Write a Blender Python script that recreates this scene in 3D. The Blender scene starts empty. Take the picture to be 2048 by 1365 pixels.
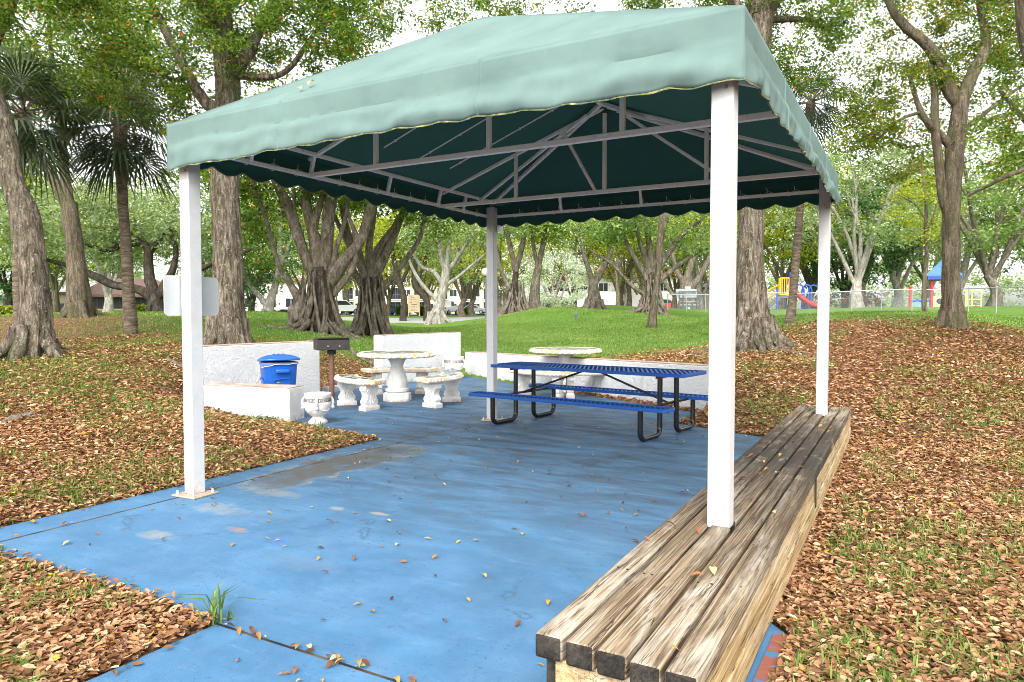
import bpy, math, numpy as np
from mathutils import Vector, Matrix

# ------------------------------------------------------------------ camera, sky, sun, exposure
sc = bpy.context.scene
COL = sc.collection
CAM = np.array([5.2085, -3.8296, 1.5])
FPX, PITCH, YAW = 1421.9, 0.0371, -0.5142          # focal length in photo pixels (2048 wide)
cd = bpy.data.cameras.new('camera'); cam = bpy.data.objects.new('camera', cd); COL.objects.link(cam)
cd.sensor_width = 36.0; cd.lens = 36.0 * FPX / 2048; cd.clip_start = 0.05; cd.clip_end = 2000
cam.location = CAM; cam.rotation_euler = (math.pi / 2 - PITCH, 0, -YAW)
sc.camera = cam
SUN_EL, SUN_AZ = math.radians(42), math.radians(160)   # azimuth measured from +y towards +x
w = bpy.data.worlds.new('World'); sc.world = w; w.use_nodes = True
wn = w.node_tree; bg = wn.nodes['Background']
sky = wn.nodes.new('ShaderNodeTexSky'); sky.sky_type = 'NISHITA'; sky.sun_disc = False
sky.sun_elevation = SUN_EL; sky.sun_rotation = SUN_AZ; sky.dust_density = 3.0; sky.air_density = 1.0
hs = wn.nodes.new('ShaderNodeHueSaturation'); hs.inputs['Saturation'].default_value = 0.12; hs.inputs['Value'].default_value = 2.0
wn.links.new(sky.outputs[0], hs.inputs['Color']); wn.links.new(hs.outputs[0], bg.inputs['Color'])
bg.inputs['Strength'].default_value = 0.15
sl = bpy.data.lights.new('sun', 'SUN'); sun = bpy.data.objects.new('sun', sl); COL.objects.link(sun)
sl.energy = 1.0; sl.angle = math.radians(28); sl.color = (1.0, 0.96, 0.9)
sd = Vector((math.sin(SUN_AZ) * math.cos(SUN_EL), math.cos(SUN_AZ) * math.cos(SUN_EL), math.sin(SUN_EL)))
sun.rotation_euler = sd.to_track_quat('Z', 'Y').to_euler(); sun.location = (0, 0, 30)
sc.view_settings.view_transform = 'Standard'; sc.view_settings.look = 'None'
sc.view_settings.exposure = 0.8; sc.view_settings.gamma = 1.0
sc.render.engine = 'CYCLES'
cy = sc.cycles
cy.max_bounces = 6; cy.diffuse_bounces = 4; cy.glossy_bounces = 3; cy.transmission_bounces = 4; cy.transparent_max_bounces = 16
cy.caustics_reflective = False; cy.caustics_refractive = False
cy.use_denoising = True; cy.filter_width = 0.95

# ------------------------------------------------------------------ projection helpers (a photo pixel at a depth -> a point)
_sy, _cy, _sp, _cp = math.sin(YAW), math.cos(YAW), math.sin(PITCH), math.cos(PITCH)
FW = np.array([_sy * _cp, _cy * _cp, -_sp]); RT = np.array([_cy, -_sy, 0.0]); UP = np.cross(RT, FW)
def ray(px, py): return FW + (px - 1024) / FPX * RT - (py - 682.5) / FPX * UP
def at(px, py, D): return CAM + D * ray(px, py)
def atz(px, py, z):
    d = ray(px, py); return CAM + d * ((z - CAM[2]) / d[2])

# ------------------------------------------------------------------ mesh helpers
class MB:
    def __init__(s): s.v = []; s.f = []; s.m = []; s.n = 0
    def add(s, vs, fs, mi=0):
        vs = np.asarray(vs, float).reshape(-1, 3)
        s.v.append(vs); b = s.n; s.n += len(vs)
        for f in fs: s.f.append([b + i for i in f]); s.m.append(mi)
    def box(s, lo, hi, M=None, mi=0):
        (a, b, c), (d, e, f) = lo, hi
        vs = [(a,b,c),(d,b,c),(d,e,c),(a,e,c),(a,b,f),(d,b,f),(d,e,f),(a,e,f)]
        if M is not None: vs = [tuple(M @ Vector(v)) for v in vs]
        s.add(vs, [(3,2,1,0),(4,5,6,7),(0,1,5,4),(1,2,6,5),(2,3,7,6),(3,0,4,7)], mi)
    def tube(s, path, r, n=10, cap=True, mi=0, flat=None):
        P = np.asarray(path, float); k = len(P)
        r = np.full(k, r, float) if np.isscalar(r) else np.asarray(r, float)
        T = np.gradient(P, axis=0); T /= (np.linalg.norm(T, axis=1)[:, None] + 1e-9)
        ref = np.array([0, 0, 1.0]) if abs(T[0][2]) < 0.8 else np.array([1.0, 0, 0])
        U = ref - T[0] * (ref @ T[0]); U /= np.linalg.norm(U)
        ang = np.linspace(0, 2 * np.pi, n, endpoint=False); ca, sa = np.cos(ang), np.sin(ang)
        vs = []
        for i in range(k):
            U = U - T[i] * (U @ T[i]); U /= (np.linalg.norm(U) + 1e-9); V = np.cross(T[i], U)
            rr = r[i] if flat is None else r[i] * flat
            vs.append(P[i] + r[i] * ca[:, None] * U + rr * sa[:, None] * V)
        vs = np.concatenate(vs)
        fs = [(i*n+j, i*n+(j+1) % n, (i+1)*n+(j+1) % n, (i+1)*n+j) for i in range(k-1) for j in range(n)]
        if cap: fs += [tuple(range(n-1, -1, -1)), tuple((k-1)*n + j for j in range(n))]
        s.add(vs, fs, mi)
    def sqtube(s, a, b, wd, mi=0, h=None):
        a, b = Vector(a), Vector(b); d = (b - a); L = d.length
        M = Matrix.Translation(a) @ d.to_track_quat('Z', 'Y').to_matrix().to_4x4(); h = wd if h is None else h
        s.box((-wd/2, -h/2, 0), (wd/2, h/2, L), M, mi)
    def lathe(s, prof, n=32, c=(0, 0, 0), mi=0):
        ang = np.linspace(0, 2 * np.pi, n, endpoint=False); vs = []
        for r, z in prof: vs.append(np.stack([c[0] + r*np.cos(ang), c[1] + r*np.sin(ang), np.full(n, c[2] + z)], 1))
        k = len(prof)
        fs = [(i*n+j, i*n+(j+1) % n, (i+1)*n+(j+1) % n, (i+1)*n+j) for i in range(k-1) for j in range(n)]
        fs += [tuple(range(n-1, -1, -1)), tuple((k-1)*n+j for j in range(n))]
        s.add(np.concatenate(vs), fs, mi)
    def prism(s, poly, z0, z1, M=None, mi=0):
        n = len(poly); z1s = z1 if hasattr(z1, '__len__') else [z1]*n
        vs = [(x, y, z0) for x, y in poly] + [(p[0], p[1], z) for p, z in zip(poly, z1s)]
        if M is not None: vs = [tuple(M @ Vector(v)) for v in vs]
        s.add(vs, [tuple(range(n-1, -1, -1)), tuple(range(n, 2*n))] + [(i, (i+1) % n, n+(i+1) % n, n+i) for i in range(n)], mi)
    def grid(s, G, mi=0):
        a, b = G.shape[:2]
        s.add(G.reshape(-1, 3), [(i*b+j, (i+1)*b+j, (i+1)*b+j+1, i*b+j+1) for i in range(a-1) for j in range(b-1)], mi)
    def ball(s, c, r, n=12, mi=0, sc=(1, 1, 1)):
        k = n // 2; prof = [(max(1e-4, math.sin(math.pi*i/k)), -math.cos(math.pi*i/k)) for i in range(k+1)]
        m = MB(); m.lathe(prof, n)
        s.add(np.concatenate(m.v) * np.array(sc) * r + np.array(c), m.f, mi)
    def build(s, name, mats, parent=None, smooth=40, bevel=0, loc=None, local=None, seg=2):
        me = bpy.data.meshes.new(name)
        V = np.concatenate(s.v)
        if local is not None: V = V - np.asarray(local, float)
        me.from_pydata(V.tolist(), [], s.f)
        if not isinstance(mats, (list, tuple)): mats = [mats]
        for m in mats: me.materials.append(m)
        if len(mats) > 1: me.polygons.foreach_set('material_index', s.m)
        if smooth:
            me.shade_smooth(); me.set_sharp_from_angle(angle=math.radians(smooth))
        me.update()
        o = bpy.data.objects.new(name, me); COL.objects.link(o)
        if parent is not None: o.parent = parent
        if loc is not None: o.location = loc
        if bevel:
            b = o.modifiers.new('bevel', 'BEVEL'); b.width = bevel; b.segments = seg; b.limit_method = 'ANGLE'; b.angle_limit = math.radians(50)
        return o

def mass_mesh(name, V, faces_n, attrs, mat, parent=None, smooth=False):
    """V (N*k,3) vertices; faces_n (F,m) indices, all polygons with m corners."""
    me = bpy.data.meshes.new(name)
    F, m = faces_n.shape
    me.vertices.add(len(V)); me.vertices.foreach_set('co', np.ascontiguousarray(V, np.float32).ravel())
    me.loops.add(F*m); me.loops.foreach_set('vertex_index', np.ascontiguousarray(faces_n, np.int32).ravel())
    me.polygons.add(F); me.polygons.foreach_set('loop_start', np.arange(0, F*m, m, dtype=np.int32))
    me.update(calc_edges=True)
    for k, a in attrs.items():
        at_ = me.attributes.new(k, 'FLOAT', 'POINT'); at_.data.foreach_set('value', np.ascontiguousarray(a, np.float32))
    me.materials.append(mat)
    if smooth: me.shade_smooth()
    o = bpy.data.objects.new(name, me); COL.objects.link(o)
    if parent is not None: o.parent = parent
    return o

def tag(o, label=None, cat=None, group=None, kind=None):
    if label: o['label'] = label
    if cat: o['category'] = cat
    if group: o['group'] = group
    if kind: o['kind'] = kind
    return o
def thing(name, label, cat, loc=(0, 0, 0), rz=0, group=None):
    o = bpy.data.objects.new(name, None); COL.objects.link(o); o.empty_display_size = 0.2
    o.location = loc; o.rotation_euler = (0, 0, rz)
    return tag(o, label, cat, group)
def dup(root, loc, rz=0, scale=1, label=None, group=None):
    r = root.copy(); COL.objects.link(r); r.location = loc; r.rotation_euler = (0, 0, rz)
    r.scale = (scale, scale, scale) if np.isscalar(scale) else scale
    if label: r['label'] = label
    if group: r['group'] = group
    for ch in list(root.children):
        c = ch.copy(); COL.objects.link(c); c.parent = r
        for g in ch.children:
            d = g.copy(); COL.objects.link(d); d.parent = c
    return r
def cat_rom(pts, n=8):
    P = np.asarray(pts, float)
    if len(P) < 3:
        t = np.linspace(0, 1, n + 1)[:, None]; return P[0]*(1-t) + P[-1]*t
    Q = np.vstack([2*P[0]-P[1], P, 2*P[-1]-P[-2]]); out = []
    for i in range(1, len(Q) - 2):
        t = np.linspace(0, 1, n, endpoint=False)[:, None]
        a, b, c, d = Q[i-1], Q[i], Q[i+1], Q[i+2]
        out.append(.5*((2*b) + (-a+c)*t + (2*a-5*b+4*c-d)*t**2 + (-a+3*b-3*c+d)*t**3))
    out.append(P[-1:]); return np.vstack(out)

# ------------------------------------------------------------------ material helpers
class G:
    def __init__(s, name):
        s.mat = bpy.data.materials.new(name); s.mat.use_nodes = True; s.nt = s.mat.node_tree
        s.b = s.nt.nodes['Principled BSDF']; s.out = s.nt.nodes['Material Output']
        s.tc = s.nt.nodes.new('ShaderNodeTexCoord')
    def link(s, a, b): s.nt.links.new(a, b)
    def setin(s, node, key, v):
        i = node.inputs[key]
        if hasattr(v, 'is_linked') or isinstance(v, bpy.types.NodeSocket): s.link(v, i)
        else: i.default_value = v
    def obj(s, scale=(1, 1, 1), rot=(0, 0, 0), world=False):
        m = s.nt.nodes.new('ShaderNodeMapping'); m.inputs['Scale'].default_value = scale; m.inputs['Rotation'].default_value = rot
        if world:
            g = s.nt.nodes.new('ShaderNodeNewGeometry'); s.link(g.outputs['Position'], m.inputs['Vector'])
        else: s.link(s.tc.outputs['Object'], m.inputs['Vector'])
        return m.outputs[0]
    def noise(s, vec, scale=5, detail=4, rough=.55, dist=0):
        n = s.nt.nodes.new('ShaderNodeTexNoise'); s.link(vec, n.inputs['Vector'])
        n.inputs['Scale'].default_value = scale; n.inputs['Detail'].default_value = detail; n.inputs['Roughness'].default_value = rough; n.inputs['Distortion'].default_value = dist
        return n.outputs['Fac']
    def voro(s, vec, scale=5, feature='F1', out='Distance', rnd=1):
        n = s.nt.nodes.new('ShaderNodeTexVoronoi'); n.feature = feature; s.link(vec, n.inputs['Vector']); n.inputs['Scale'].default_value = scale; n.inputs['Randomness'].default_value = rnd
        return n.outputs[out]
    def ramp(s, fac, stops, interp='LINEAR'):
        r = s.nt.nodes.new('ShaderNodeValToRGB'); cr = r.color_ramp; cr.interpolation = interp
        while len(cr.elements) < len(stops): cr.elements.new(0.5)
        for e, (p, c) in zip(cr.elements, stops):
            e.position = p; e.color = tuple(c) + (1,) if hasattr(c, '__len__') else (c, c, c, 1)
        s.link(fac, r.inputs['Fac']); return r.outputs['Color']
    def mix(s, fac, a, b, blend='MIX'):
        m = s.nt.nodes.new('ShaderNodeMix'); m.data_type = 'RGBA'; m.blend_type = blend
        for i, v in ((0, fac), (6, a), (7, b)):
            if isinstance(v, bpy.types.NodeSocket): s.link(v, m.inputs[i])
            elif i == 0: m.inputs[0].default_value = v
            else: m.inputs[i].default_value = tuple(v) + (1,)
        return m.outputs[2]
    def math(s, op, a, b=0.0, clamp=False):
        m = s.nt.nodes.new('ShaderNodeMath'); m.operation = op; m.use_clamp = clamp
        for i, v in ((0, a), (1, b)):
            if isinstance(v, bpy.types.NodeSocket): s.link(v, m.inputs[i])
            else: m.inputs[i].default_value = v
        return m.outputs[0]
    def sep(s, vec):
        n = s.nt.nodes.new('ShaderNodeSeparateXYZ'); s.link(vec, n.inputs[0]); return n.outputs
    def attr(s, name):
        n = s.nt.nodes.new('ShaderNodeAttribute'); n.attribute_name = name; return n.outputs['Fac']
    def objrand(s):
        n = s.nt.nodes.new('ShaderNodeObjectInfo'); return n.outputs['Random']
    def bump(s, h, strength=.3, dist=.01):
        b = s.nt.nodes.new('ShaderNodeBump'); b.inputs['Strength'].default_value = strength; b.inputs['Distance'].default_value = dist
        s.link(h, b.inputs['Height']); s.link(b.outputs[0], s.b.inputs['Normal'])
    def fin(s, color, rough=.6, metal=0, spec=.5):
        s.setin(s.b, 'Base Color', color if isinstance(color, bpy.types.NodeSocket) else tuple(color) + (1,))
        s.setin(s.b, 'Roughness', rough); s.b.inputs['Metallic'].default_value = metal; s.b.inputs['Specular IOR Level'].default_value = spec
        return s.mat
def paint(name, col, rough=.45, var=.12, dirt=None, metal=0, scale=6):
    g = G(name); v = g.obj(); n = g.noise(v, scale, 6, .6)
    c = g.ramp(n, [(.3, [x*(1-var) for x in col]), (.7, [min(1, x*(1+var*.6)) for x in col])])
    if dirt:
        n2 = g.noise(v, scale*2.3, 8, .7); f = g.ramp(n2, [(.55, 0), (.75, 1)])
        c = g.mix(g.math('MULTIPLY', f, .6), c, dirt)
    g.bump(g.noise(v, scale*12, 3), .06, .003)
    return g.fin(c, rough, metal)
def leafmat(name, stops, transl=.35, rough=.45, bump=False):
    g = G(name); a = g.attr('rnd'); c = g.ramp(a, stops)
    b = g.b; g.link(c, b.inputs['Base Color']); b.inputs['Roughness'].default_value = rough; b.inputs['Specular IOR Level'].default_value = .12
    t = g.nt.nodes.new('ShaderNodeBsdfTranslucent'); g.link(g.mix(1.0, c, [1.35, 1.45, .5], 'MULTIPLY'), t.inputs['Color'])
    m = g.nt.nodes.new('ShaderNodeMixShader'); m.inputs[0].default_value = transl
    g.link(b.outputs[0], m.inputs[1]); g.link(t.outputs[0], m.inputs[2]); g.link(m.outputs[0], g.out.inputs['Surface'])
    return g.mat
def barkmat(name, dark, mid, light, sz=(14, 14, 3), moss=.0, spots=.0, bump=.6):
    g = G(name); v = g.obj(sz); v1 = g.obj()
    n = g.noise(v, 1.0, 8, .65, .6); c = g.ramp(n, [(.36, dark), (.49, mid), (.62, light)])
    big = g.noise(v1, .9, 4, .6); c = g.mix(g.ramp(big, [(.35, 0), (.7, .55)]), c, [x*.55 for x in mid])
    c = g.mix(g.ramp(g.noise(g.obj((sz[0]*3, sz[1]*3, sz[2]*4)), 1, 6, .75), [(.36, .75), (.50, 0)]), c, dark)
    if moss:
        f = g.ramp(g.noise(v1, 1.7, 6, .65), [(.48, 0), (.7, moss)]); c = g.mix(f, c, (.07, .085, .03))
    if spots:
        f = g.ramp(g.noise(v1, 22, 4, .7), [(.60, 0), (.66, spots)]); c = g.mix(f, c, (.5, .47, .4))
    g.bump(g.math('ADD', n, g.math('MULTIPLY', g.noise(v1, 30, 4), .35)), bump, .055)
    return g.fin(c, .9, 0, .1)

M = {}
def postm():
    g = G('white_post_paint'); v = g.obj(world=True); z = g.sep(v)[2]; n = g.noise(v, 9, 6, .65); c = g.ramp(n, [(.35, (.53, .53, .525)), (.6, (.585, .585, .58))])
    c = g.mix(g.ramp(g.noise(g.obj((30, 30, 2.0), world=True), 1, 6, .7), [(.60, 0), (.78, .35)]), c, (.50, .48, .44))
    lo = g.math('MULTIPLY', g.ramp(z, [(.0, 1), (.16, 0)]), g.ramp(g.noise(v, 26, 6, .7), [(.42, 0), (.62, .8)])); c = g.mix(lo, c, (.36, .24, .15))
    chip = g.ramp(g.noise(v, 38, 4, .6), [(.71, 0), (.73, .8)]); c = g.mix(chip, c, (.33, .20, .12)); up = g.math('MULTIPLY', g.ramp(g.math('MULTIPLY', z, .3), [(.68, 0), (.86, .4)]), g.ramp(g.noise(v, 6, 5), [(.4, .3), (.6, 1)])); c = g.mix(up, c, (.40, .38, .36))  # chips; upper ends greyed towards the canopy, shade painted into the colour
    g.bump(g.noise(v, 90, 3), .08, .003); return g.fin(c, .45, 0, .35)
M['white_post'] = postm()
M['frame_paint'] = paint('frame_paint', (.93, .91, .86), .55, .03, (.55, .46, .37), scale=9)
M['rust'] = paint('rusty_plate', (.42, .31, .23), .7, .35, (.16, .06, .025), scale=24)
M['blue_plastic'] = paint('blue_plastic', (.010, .098, .42), .38, .08)
M['blue_coat'] = paint('blue_vinyl_coating', (.007, .068, .27), .45, .06); M['blue_coat'].node_tree.nodes['Principled BSDF'].inputs['Specular IOR Level'].default_value = .2
M['black_coat'] = paint('black_pipe_coating', (.012, .012, .013), .22, .1)
M['dark_metal'] = paint('grill_metal', (.022, .019, .018), .7, .4, (.16, .08, .05), scale=12)
M['rust_pipe'] = paint('rusty_pipe', (.16, .075, .05), .75, .3, (.07, .03, .02), scale=16)
M['alu'] = paint('aluminium_sheet', (.56, .58, .58), .5, .08, metal=.25); M['bleacher'] = paint('bleacher_plank', (.30, .33, .34), .6, .12)
M['galv'] = paint('galvanised_steel', (.33, .35, .36), .4, .1, metal=.5)
M['dark_post'] = paint('dark_steel', (.10, .11, .12), .5, .1)
M['red_paint'] = paint('red_paint', (.55, .025, .03), .4, .08)
M['yellow_paint'] = paint('yellow_paint', (.75, .33, .01), .45, .06)
M['pale_yellow'] = paint('pale_yellow_panel', (.75, .55, .22), .5, .08)
M['blue_paint'] = paint('blue_paint', (.015, .07, .42), .4, .08)
M['roof_blue'] = paint('blue_roof_panel', (.03, .14, .42), .5, .15)
M['teal_panel'] = paint('teal_panel', (.16, .28, .32), .5, .12)
M['grey_rubber'] = paint('grey_rubber', (.10, .10, .11), .8, .15)
M['glass_dark'] = paint('dark_window_glass', (.03, .035, .04), .12, .2)
M['cream_wall'] = paint('cream_wall', (.62, .54, .38), .8, .06, scale=.4)
M['beige_wall'] = paint('beige_wall', (.48, .38, .28), .8, .06, scale=.5)
M['white_wall'] = paint('white_wall', (.7, .68, .62), .8, .06, scale=.5)
M['maroon_roof'] = paint('brown_shingle_roof', (.17, .10, .085), .9, .25, scale=3)
M['clay_roof'] = paint('clay_tile_roof', (.42, .20, .14), .9, .2, scale=3)
M['asphalt'] = paint('pale_asphalt', (.34, .33, .34), .9, .12, scale=2)
M['concrete'] = paint('grey_concrete', (.36, .35, .33), .85, .2, (.16, .15, .13), scale=5)
M['sign_board'] = paint('painted_sign_board', (.66, .50, .34), .6, .06)
M['key_grey'] = paint('weathered_key_paint', (.16, .15, .14), .8, .3, (.5, .48, .45), scale=25)
M['letter'] = paint('dark_lettering', (.06, .05, .045), .6, .1)
M['tyre'] = paint('tyre_rubber', (.02, .02, .02), .7, .1)
M['rim'] = paint('wheel_rim', (.5, .5, .52), .3, .05, metal=.6)
M['lamp_red'] = paint('red_lamp_lens', (.4, .02, .02), .25, .05)
M['skin'] = paint('skin', (.45, .25, .17), .6, .05)
M['white_cloth'] = paint('white_cloth', (.75, .75, .76), .8, .06)
M['hair'] = paint('brown_hair', (.10, .05, .025), .6, .1)

def stucco():
    g = G('white_stucco'); v = g.obj(world=True)
    n = g.noise(v, 11, 8, .72, 1.6); n2 = g.noise(v, 2.2, 5, .6)
    c = g.ramp(n2, [(.3, (.86, .86, .85)), (.65, (.92, .92, .91))])
    st = g.ramp(g.noise(g.obj((7, 7, .9), world=True), 1, 6, .7), [(.6, 0), (.8, .22)])
    c = g.mix(st, c, (.42, .40, .36))
    z = g.sep(v)[2]; lowd = g.math('MULTIPLY', g.ramp(z, [(0.0, .8), (.10, 0)]), g.ramp(g.noise(v, 9, 5), [(.4, 0), (.65, 1)]))
    c = g.mix(lowd, c, (.30, .24, .18))
    g.bump(g.ramp(n, [(.38, 0), (.62, 1)]), .75, .05)
    return g.fin(c, .75, 0, .3)
M['stucco'] = stucco()
def capm():
    g = G('weathered_wall_top'); v = g.obj(world=True)
    c = g.ramp(g.noise(v, 5, 7, .65), [(.3, (.16, .11, .085)), (.5, (.40, .30, .24)), (.7, (.58, .50, .44))])
    c = g.mix(g.ramp(g.noise(v, 3.1, 4), [(.5, 0), (.6, .7)]), c, (.45, .24, .17))
    g.bump(g.noise(v, 30, 5), .4, .01); return g.fin(c, .85)
M['wall_cap'] = capm()
def stonem():
    g = G('cast_white_stone'); v = g.obj()
    n = g.noise(v, 7, 7, .65); c = g.ramp(n, [(.3, (.52, .49, .44)), (.55, (.68, .665, .635)), (.75, (.76, .75, .73))])
    f = g.ramp(g.noise(v, 4.3, 5, .6), [(.58, 0), (.75, .5)]); c = g.mix(f, c, (.42, .33, .24))
    z = g.sep(v)[2]; lo = g.math('MULTIPLY', g.ramp(z, [(0.0, 1.0), (.06, 0)]), g.ramp(g.noise(v, 14, 5), [(.4, 0), (.62, .8)]))
    c = g.mix(lo, c, (.34, .17, .08))
    g.bump(g.noise(v, 45, 5, .6), .25, .006); return g.fin(c, .8, 0, .3)
M['stone'] = stonem()
def rimm():
    g = G('stained_beaded_rim'); v = g.obj()
    f = g.ramp(g.noise(v, 6, 6, .6), [(.36, 0), (.60, 1)]); n = g.noise(v, 40, 5)
    c = g.mix(f, (.76, .72, .65), (.58, .36, .16)); c = g.mix(g.ramp(n, [(.55, 0), (.75, .35)]), c, (.28, .16, .08))
    g.bump(n, .3, .006); return g.fin(c, .8)
M['rim_stone'] = rimm()
def mosaicm():
    g = G('broken_tile_mosaic'); v = g.obj()
    col = g.voro(v, 13, out='Color'); sp = g.nt.nodes.new('ShaderNodeSeparateColor'); g.link(col, sp.inputs[0])
    c = g.ramp(sp.outputs[0], [(.0, (.02, .03, .03)), (.35, (.05, .07, .06)), (.55, (.10, .14, .13)), (.72, (.30, .32, .30)), (.86, (.60, .60, .55)), (1.0, (.24, .2, .1))], 'CONSTANT')
    e = g.voro(v, 13, 'DISTANCE_TO_EDGE'); ef = g.ramp(e, [(.02, 1), (.05, 0)]); c = g.mix(ef, c, (.30, .28, .24))
    g.bump(g.ramp(e, [(.0, 0), (.06, 1)]), .3, .004); return g.fin(c, .25, 0, .6)
M['mosaic'] = mosaicm()
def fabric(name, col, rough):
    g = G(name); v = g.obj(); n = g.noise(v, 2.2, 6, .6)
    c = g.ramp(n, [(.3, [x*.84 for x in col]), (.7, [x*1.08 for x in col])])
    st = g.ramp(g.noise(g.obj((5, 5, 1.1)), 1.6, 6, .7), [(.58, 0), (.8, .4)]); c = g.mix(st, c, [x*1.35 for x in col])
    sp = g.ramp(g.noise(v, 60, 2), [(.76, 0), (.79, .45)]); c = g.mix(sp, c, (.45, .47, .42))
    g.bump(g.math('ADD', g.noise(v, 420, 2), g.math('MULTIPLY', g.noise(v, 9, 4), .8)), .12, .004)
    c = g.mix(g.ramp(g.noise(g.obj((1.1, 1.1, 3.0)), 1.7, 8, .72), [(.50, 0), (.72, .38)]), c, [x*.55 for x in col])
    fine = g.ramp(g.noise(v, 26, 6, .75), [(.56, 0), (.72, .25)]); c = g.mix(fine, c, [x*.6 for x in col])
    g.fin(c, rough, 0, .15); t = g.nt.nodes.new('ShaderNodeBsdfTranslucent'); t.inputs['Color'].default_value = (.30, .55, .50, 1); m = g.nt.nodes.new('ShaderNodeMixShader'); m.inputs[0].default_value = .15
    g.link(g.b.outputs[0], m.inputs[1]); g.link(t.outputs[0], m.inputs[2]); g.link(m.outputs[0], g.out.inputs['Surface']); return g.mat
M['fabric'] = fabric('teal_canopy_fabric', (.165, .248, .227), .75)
M['fabric_in'] = fabric('shaded_canopy_underside', (.024, .074, .070), .85)  # same cloth from below, its shade painted in as a darker colour
def trimm():
    g = G('frayed_hem_trim'); v = g.obj(); n = g.noise(v, 16, 6, .65)
    c = g.ramp(n, [(.35, (.05, .09, .06)), (.5, (.14, .17, .08)), (.62, (.34, .28, .12)), (.74, (.55, .46, .30))]); return g.fin(c, .9)
M['trim'] = trimm()
def oldwood(name, cols, mild, sx=(46, 1.0, 46)):
    g = G(name); r = g.objrand(); base = g.obj(world=True)
    add = g.nt.nodes.new('ShaderNodeVectorMath'); add.operation = 'ADD'; cb = g.nt.nodes.new('ShaderNodeCombineXYZ')
    g.link(g.math('MULTIPLY', r, 37.0), cb.inputs[1]); g.link(g.math('MULTIPLY', r, 11.0), cb.inputs[0]); g.link(base, add.inputs[0]); g.link(cb.outputs[0], add.inputs[1])
    def mp(s):
        m = g.nt.nodes.new('ShaderNodeMapping'); m.inputs['Scale'].default_value = s; g.link(add.outputs[0], m.inputs['Vector']); return m.outputs[0]
    gr = g.noise(mp(sx), 1, 9, .66, 1.3); fine = g.noise(mp((sx[0]*3.2, sx[1]*1.6, sx[2]*3.2)), 1, 5, .6, .4)
    c = g.ramp(gr, [(.30, cols[0]), (.43, cols[1]), (.54, cols[2]), (.66, cols[3])])
    c = g.mix(g.ramp(fine, [(.40, .75 if mild > .5 else .35), (.55, 0)]), c, [x*.32 for x in cols[1]])
    pale = g.ramp(g.noise(mp((9, 1.3, 9)), 1, 6, .65, .6), [(.48, 0), (.66, .6)]); c = g.mix(pale, c, cols[4])
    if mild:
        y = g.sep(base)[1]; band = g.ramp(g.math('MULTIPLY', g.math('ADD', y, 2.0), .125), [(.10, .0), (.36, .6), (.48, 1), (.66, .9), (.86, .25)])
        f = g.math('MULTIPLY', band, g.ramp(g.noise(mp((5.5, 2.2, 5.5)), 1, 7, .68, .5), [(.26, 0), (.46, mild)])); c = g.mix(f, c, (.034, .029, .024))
    crack = g.ramp(g.noise(mp((30, .8, 30)), 1, 4, .5, .9), [(.478, 0), (.494, .95), (.510, 0)]); c = g.mix(crack, c, (.02, .016, .012))
    g.bump(g.math('ADD', gr, g.math('SUBTRACT', g.math('MULTIPLY', fine, .5), g.math('MULTIPLY', crack, .6))), .55, .012)
    return g.fin(c, .85, 0, .2)
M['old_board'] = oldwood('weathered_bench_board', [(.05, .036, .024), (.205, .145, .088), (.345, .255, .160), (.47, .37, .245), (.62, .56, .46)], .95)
M['end_grain'] = oldwood('dark_end_grain', [(.008, .007, .006), (.02, .017, .014), (.035, .029, .023), (.06, .048, .037), (.08, .065, .05)], 0, (30, 30, 30))
M['skirt'] = oldwood('yellowed_skirt_board', [(.17, .10, .04), (.42, .28, .125), (.54, .385, .19), (.62, .47, .27), (.66, .58, .43)], .15, (14, 1.2, 30))

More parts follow.
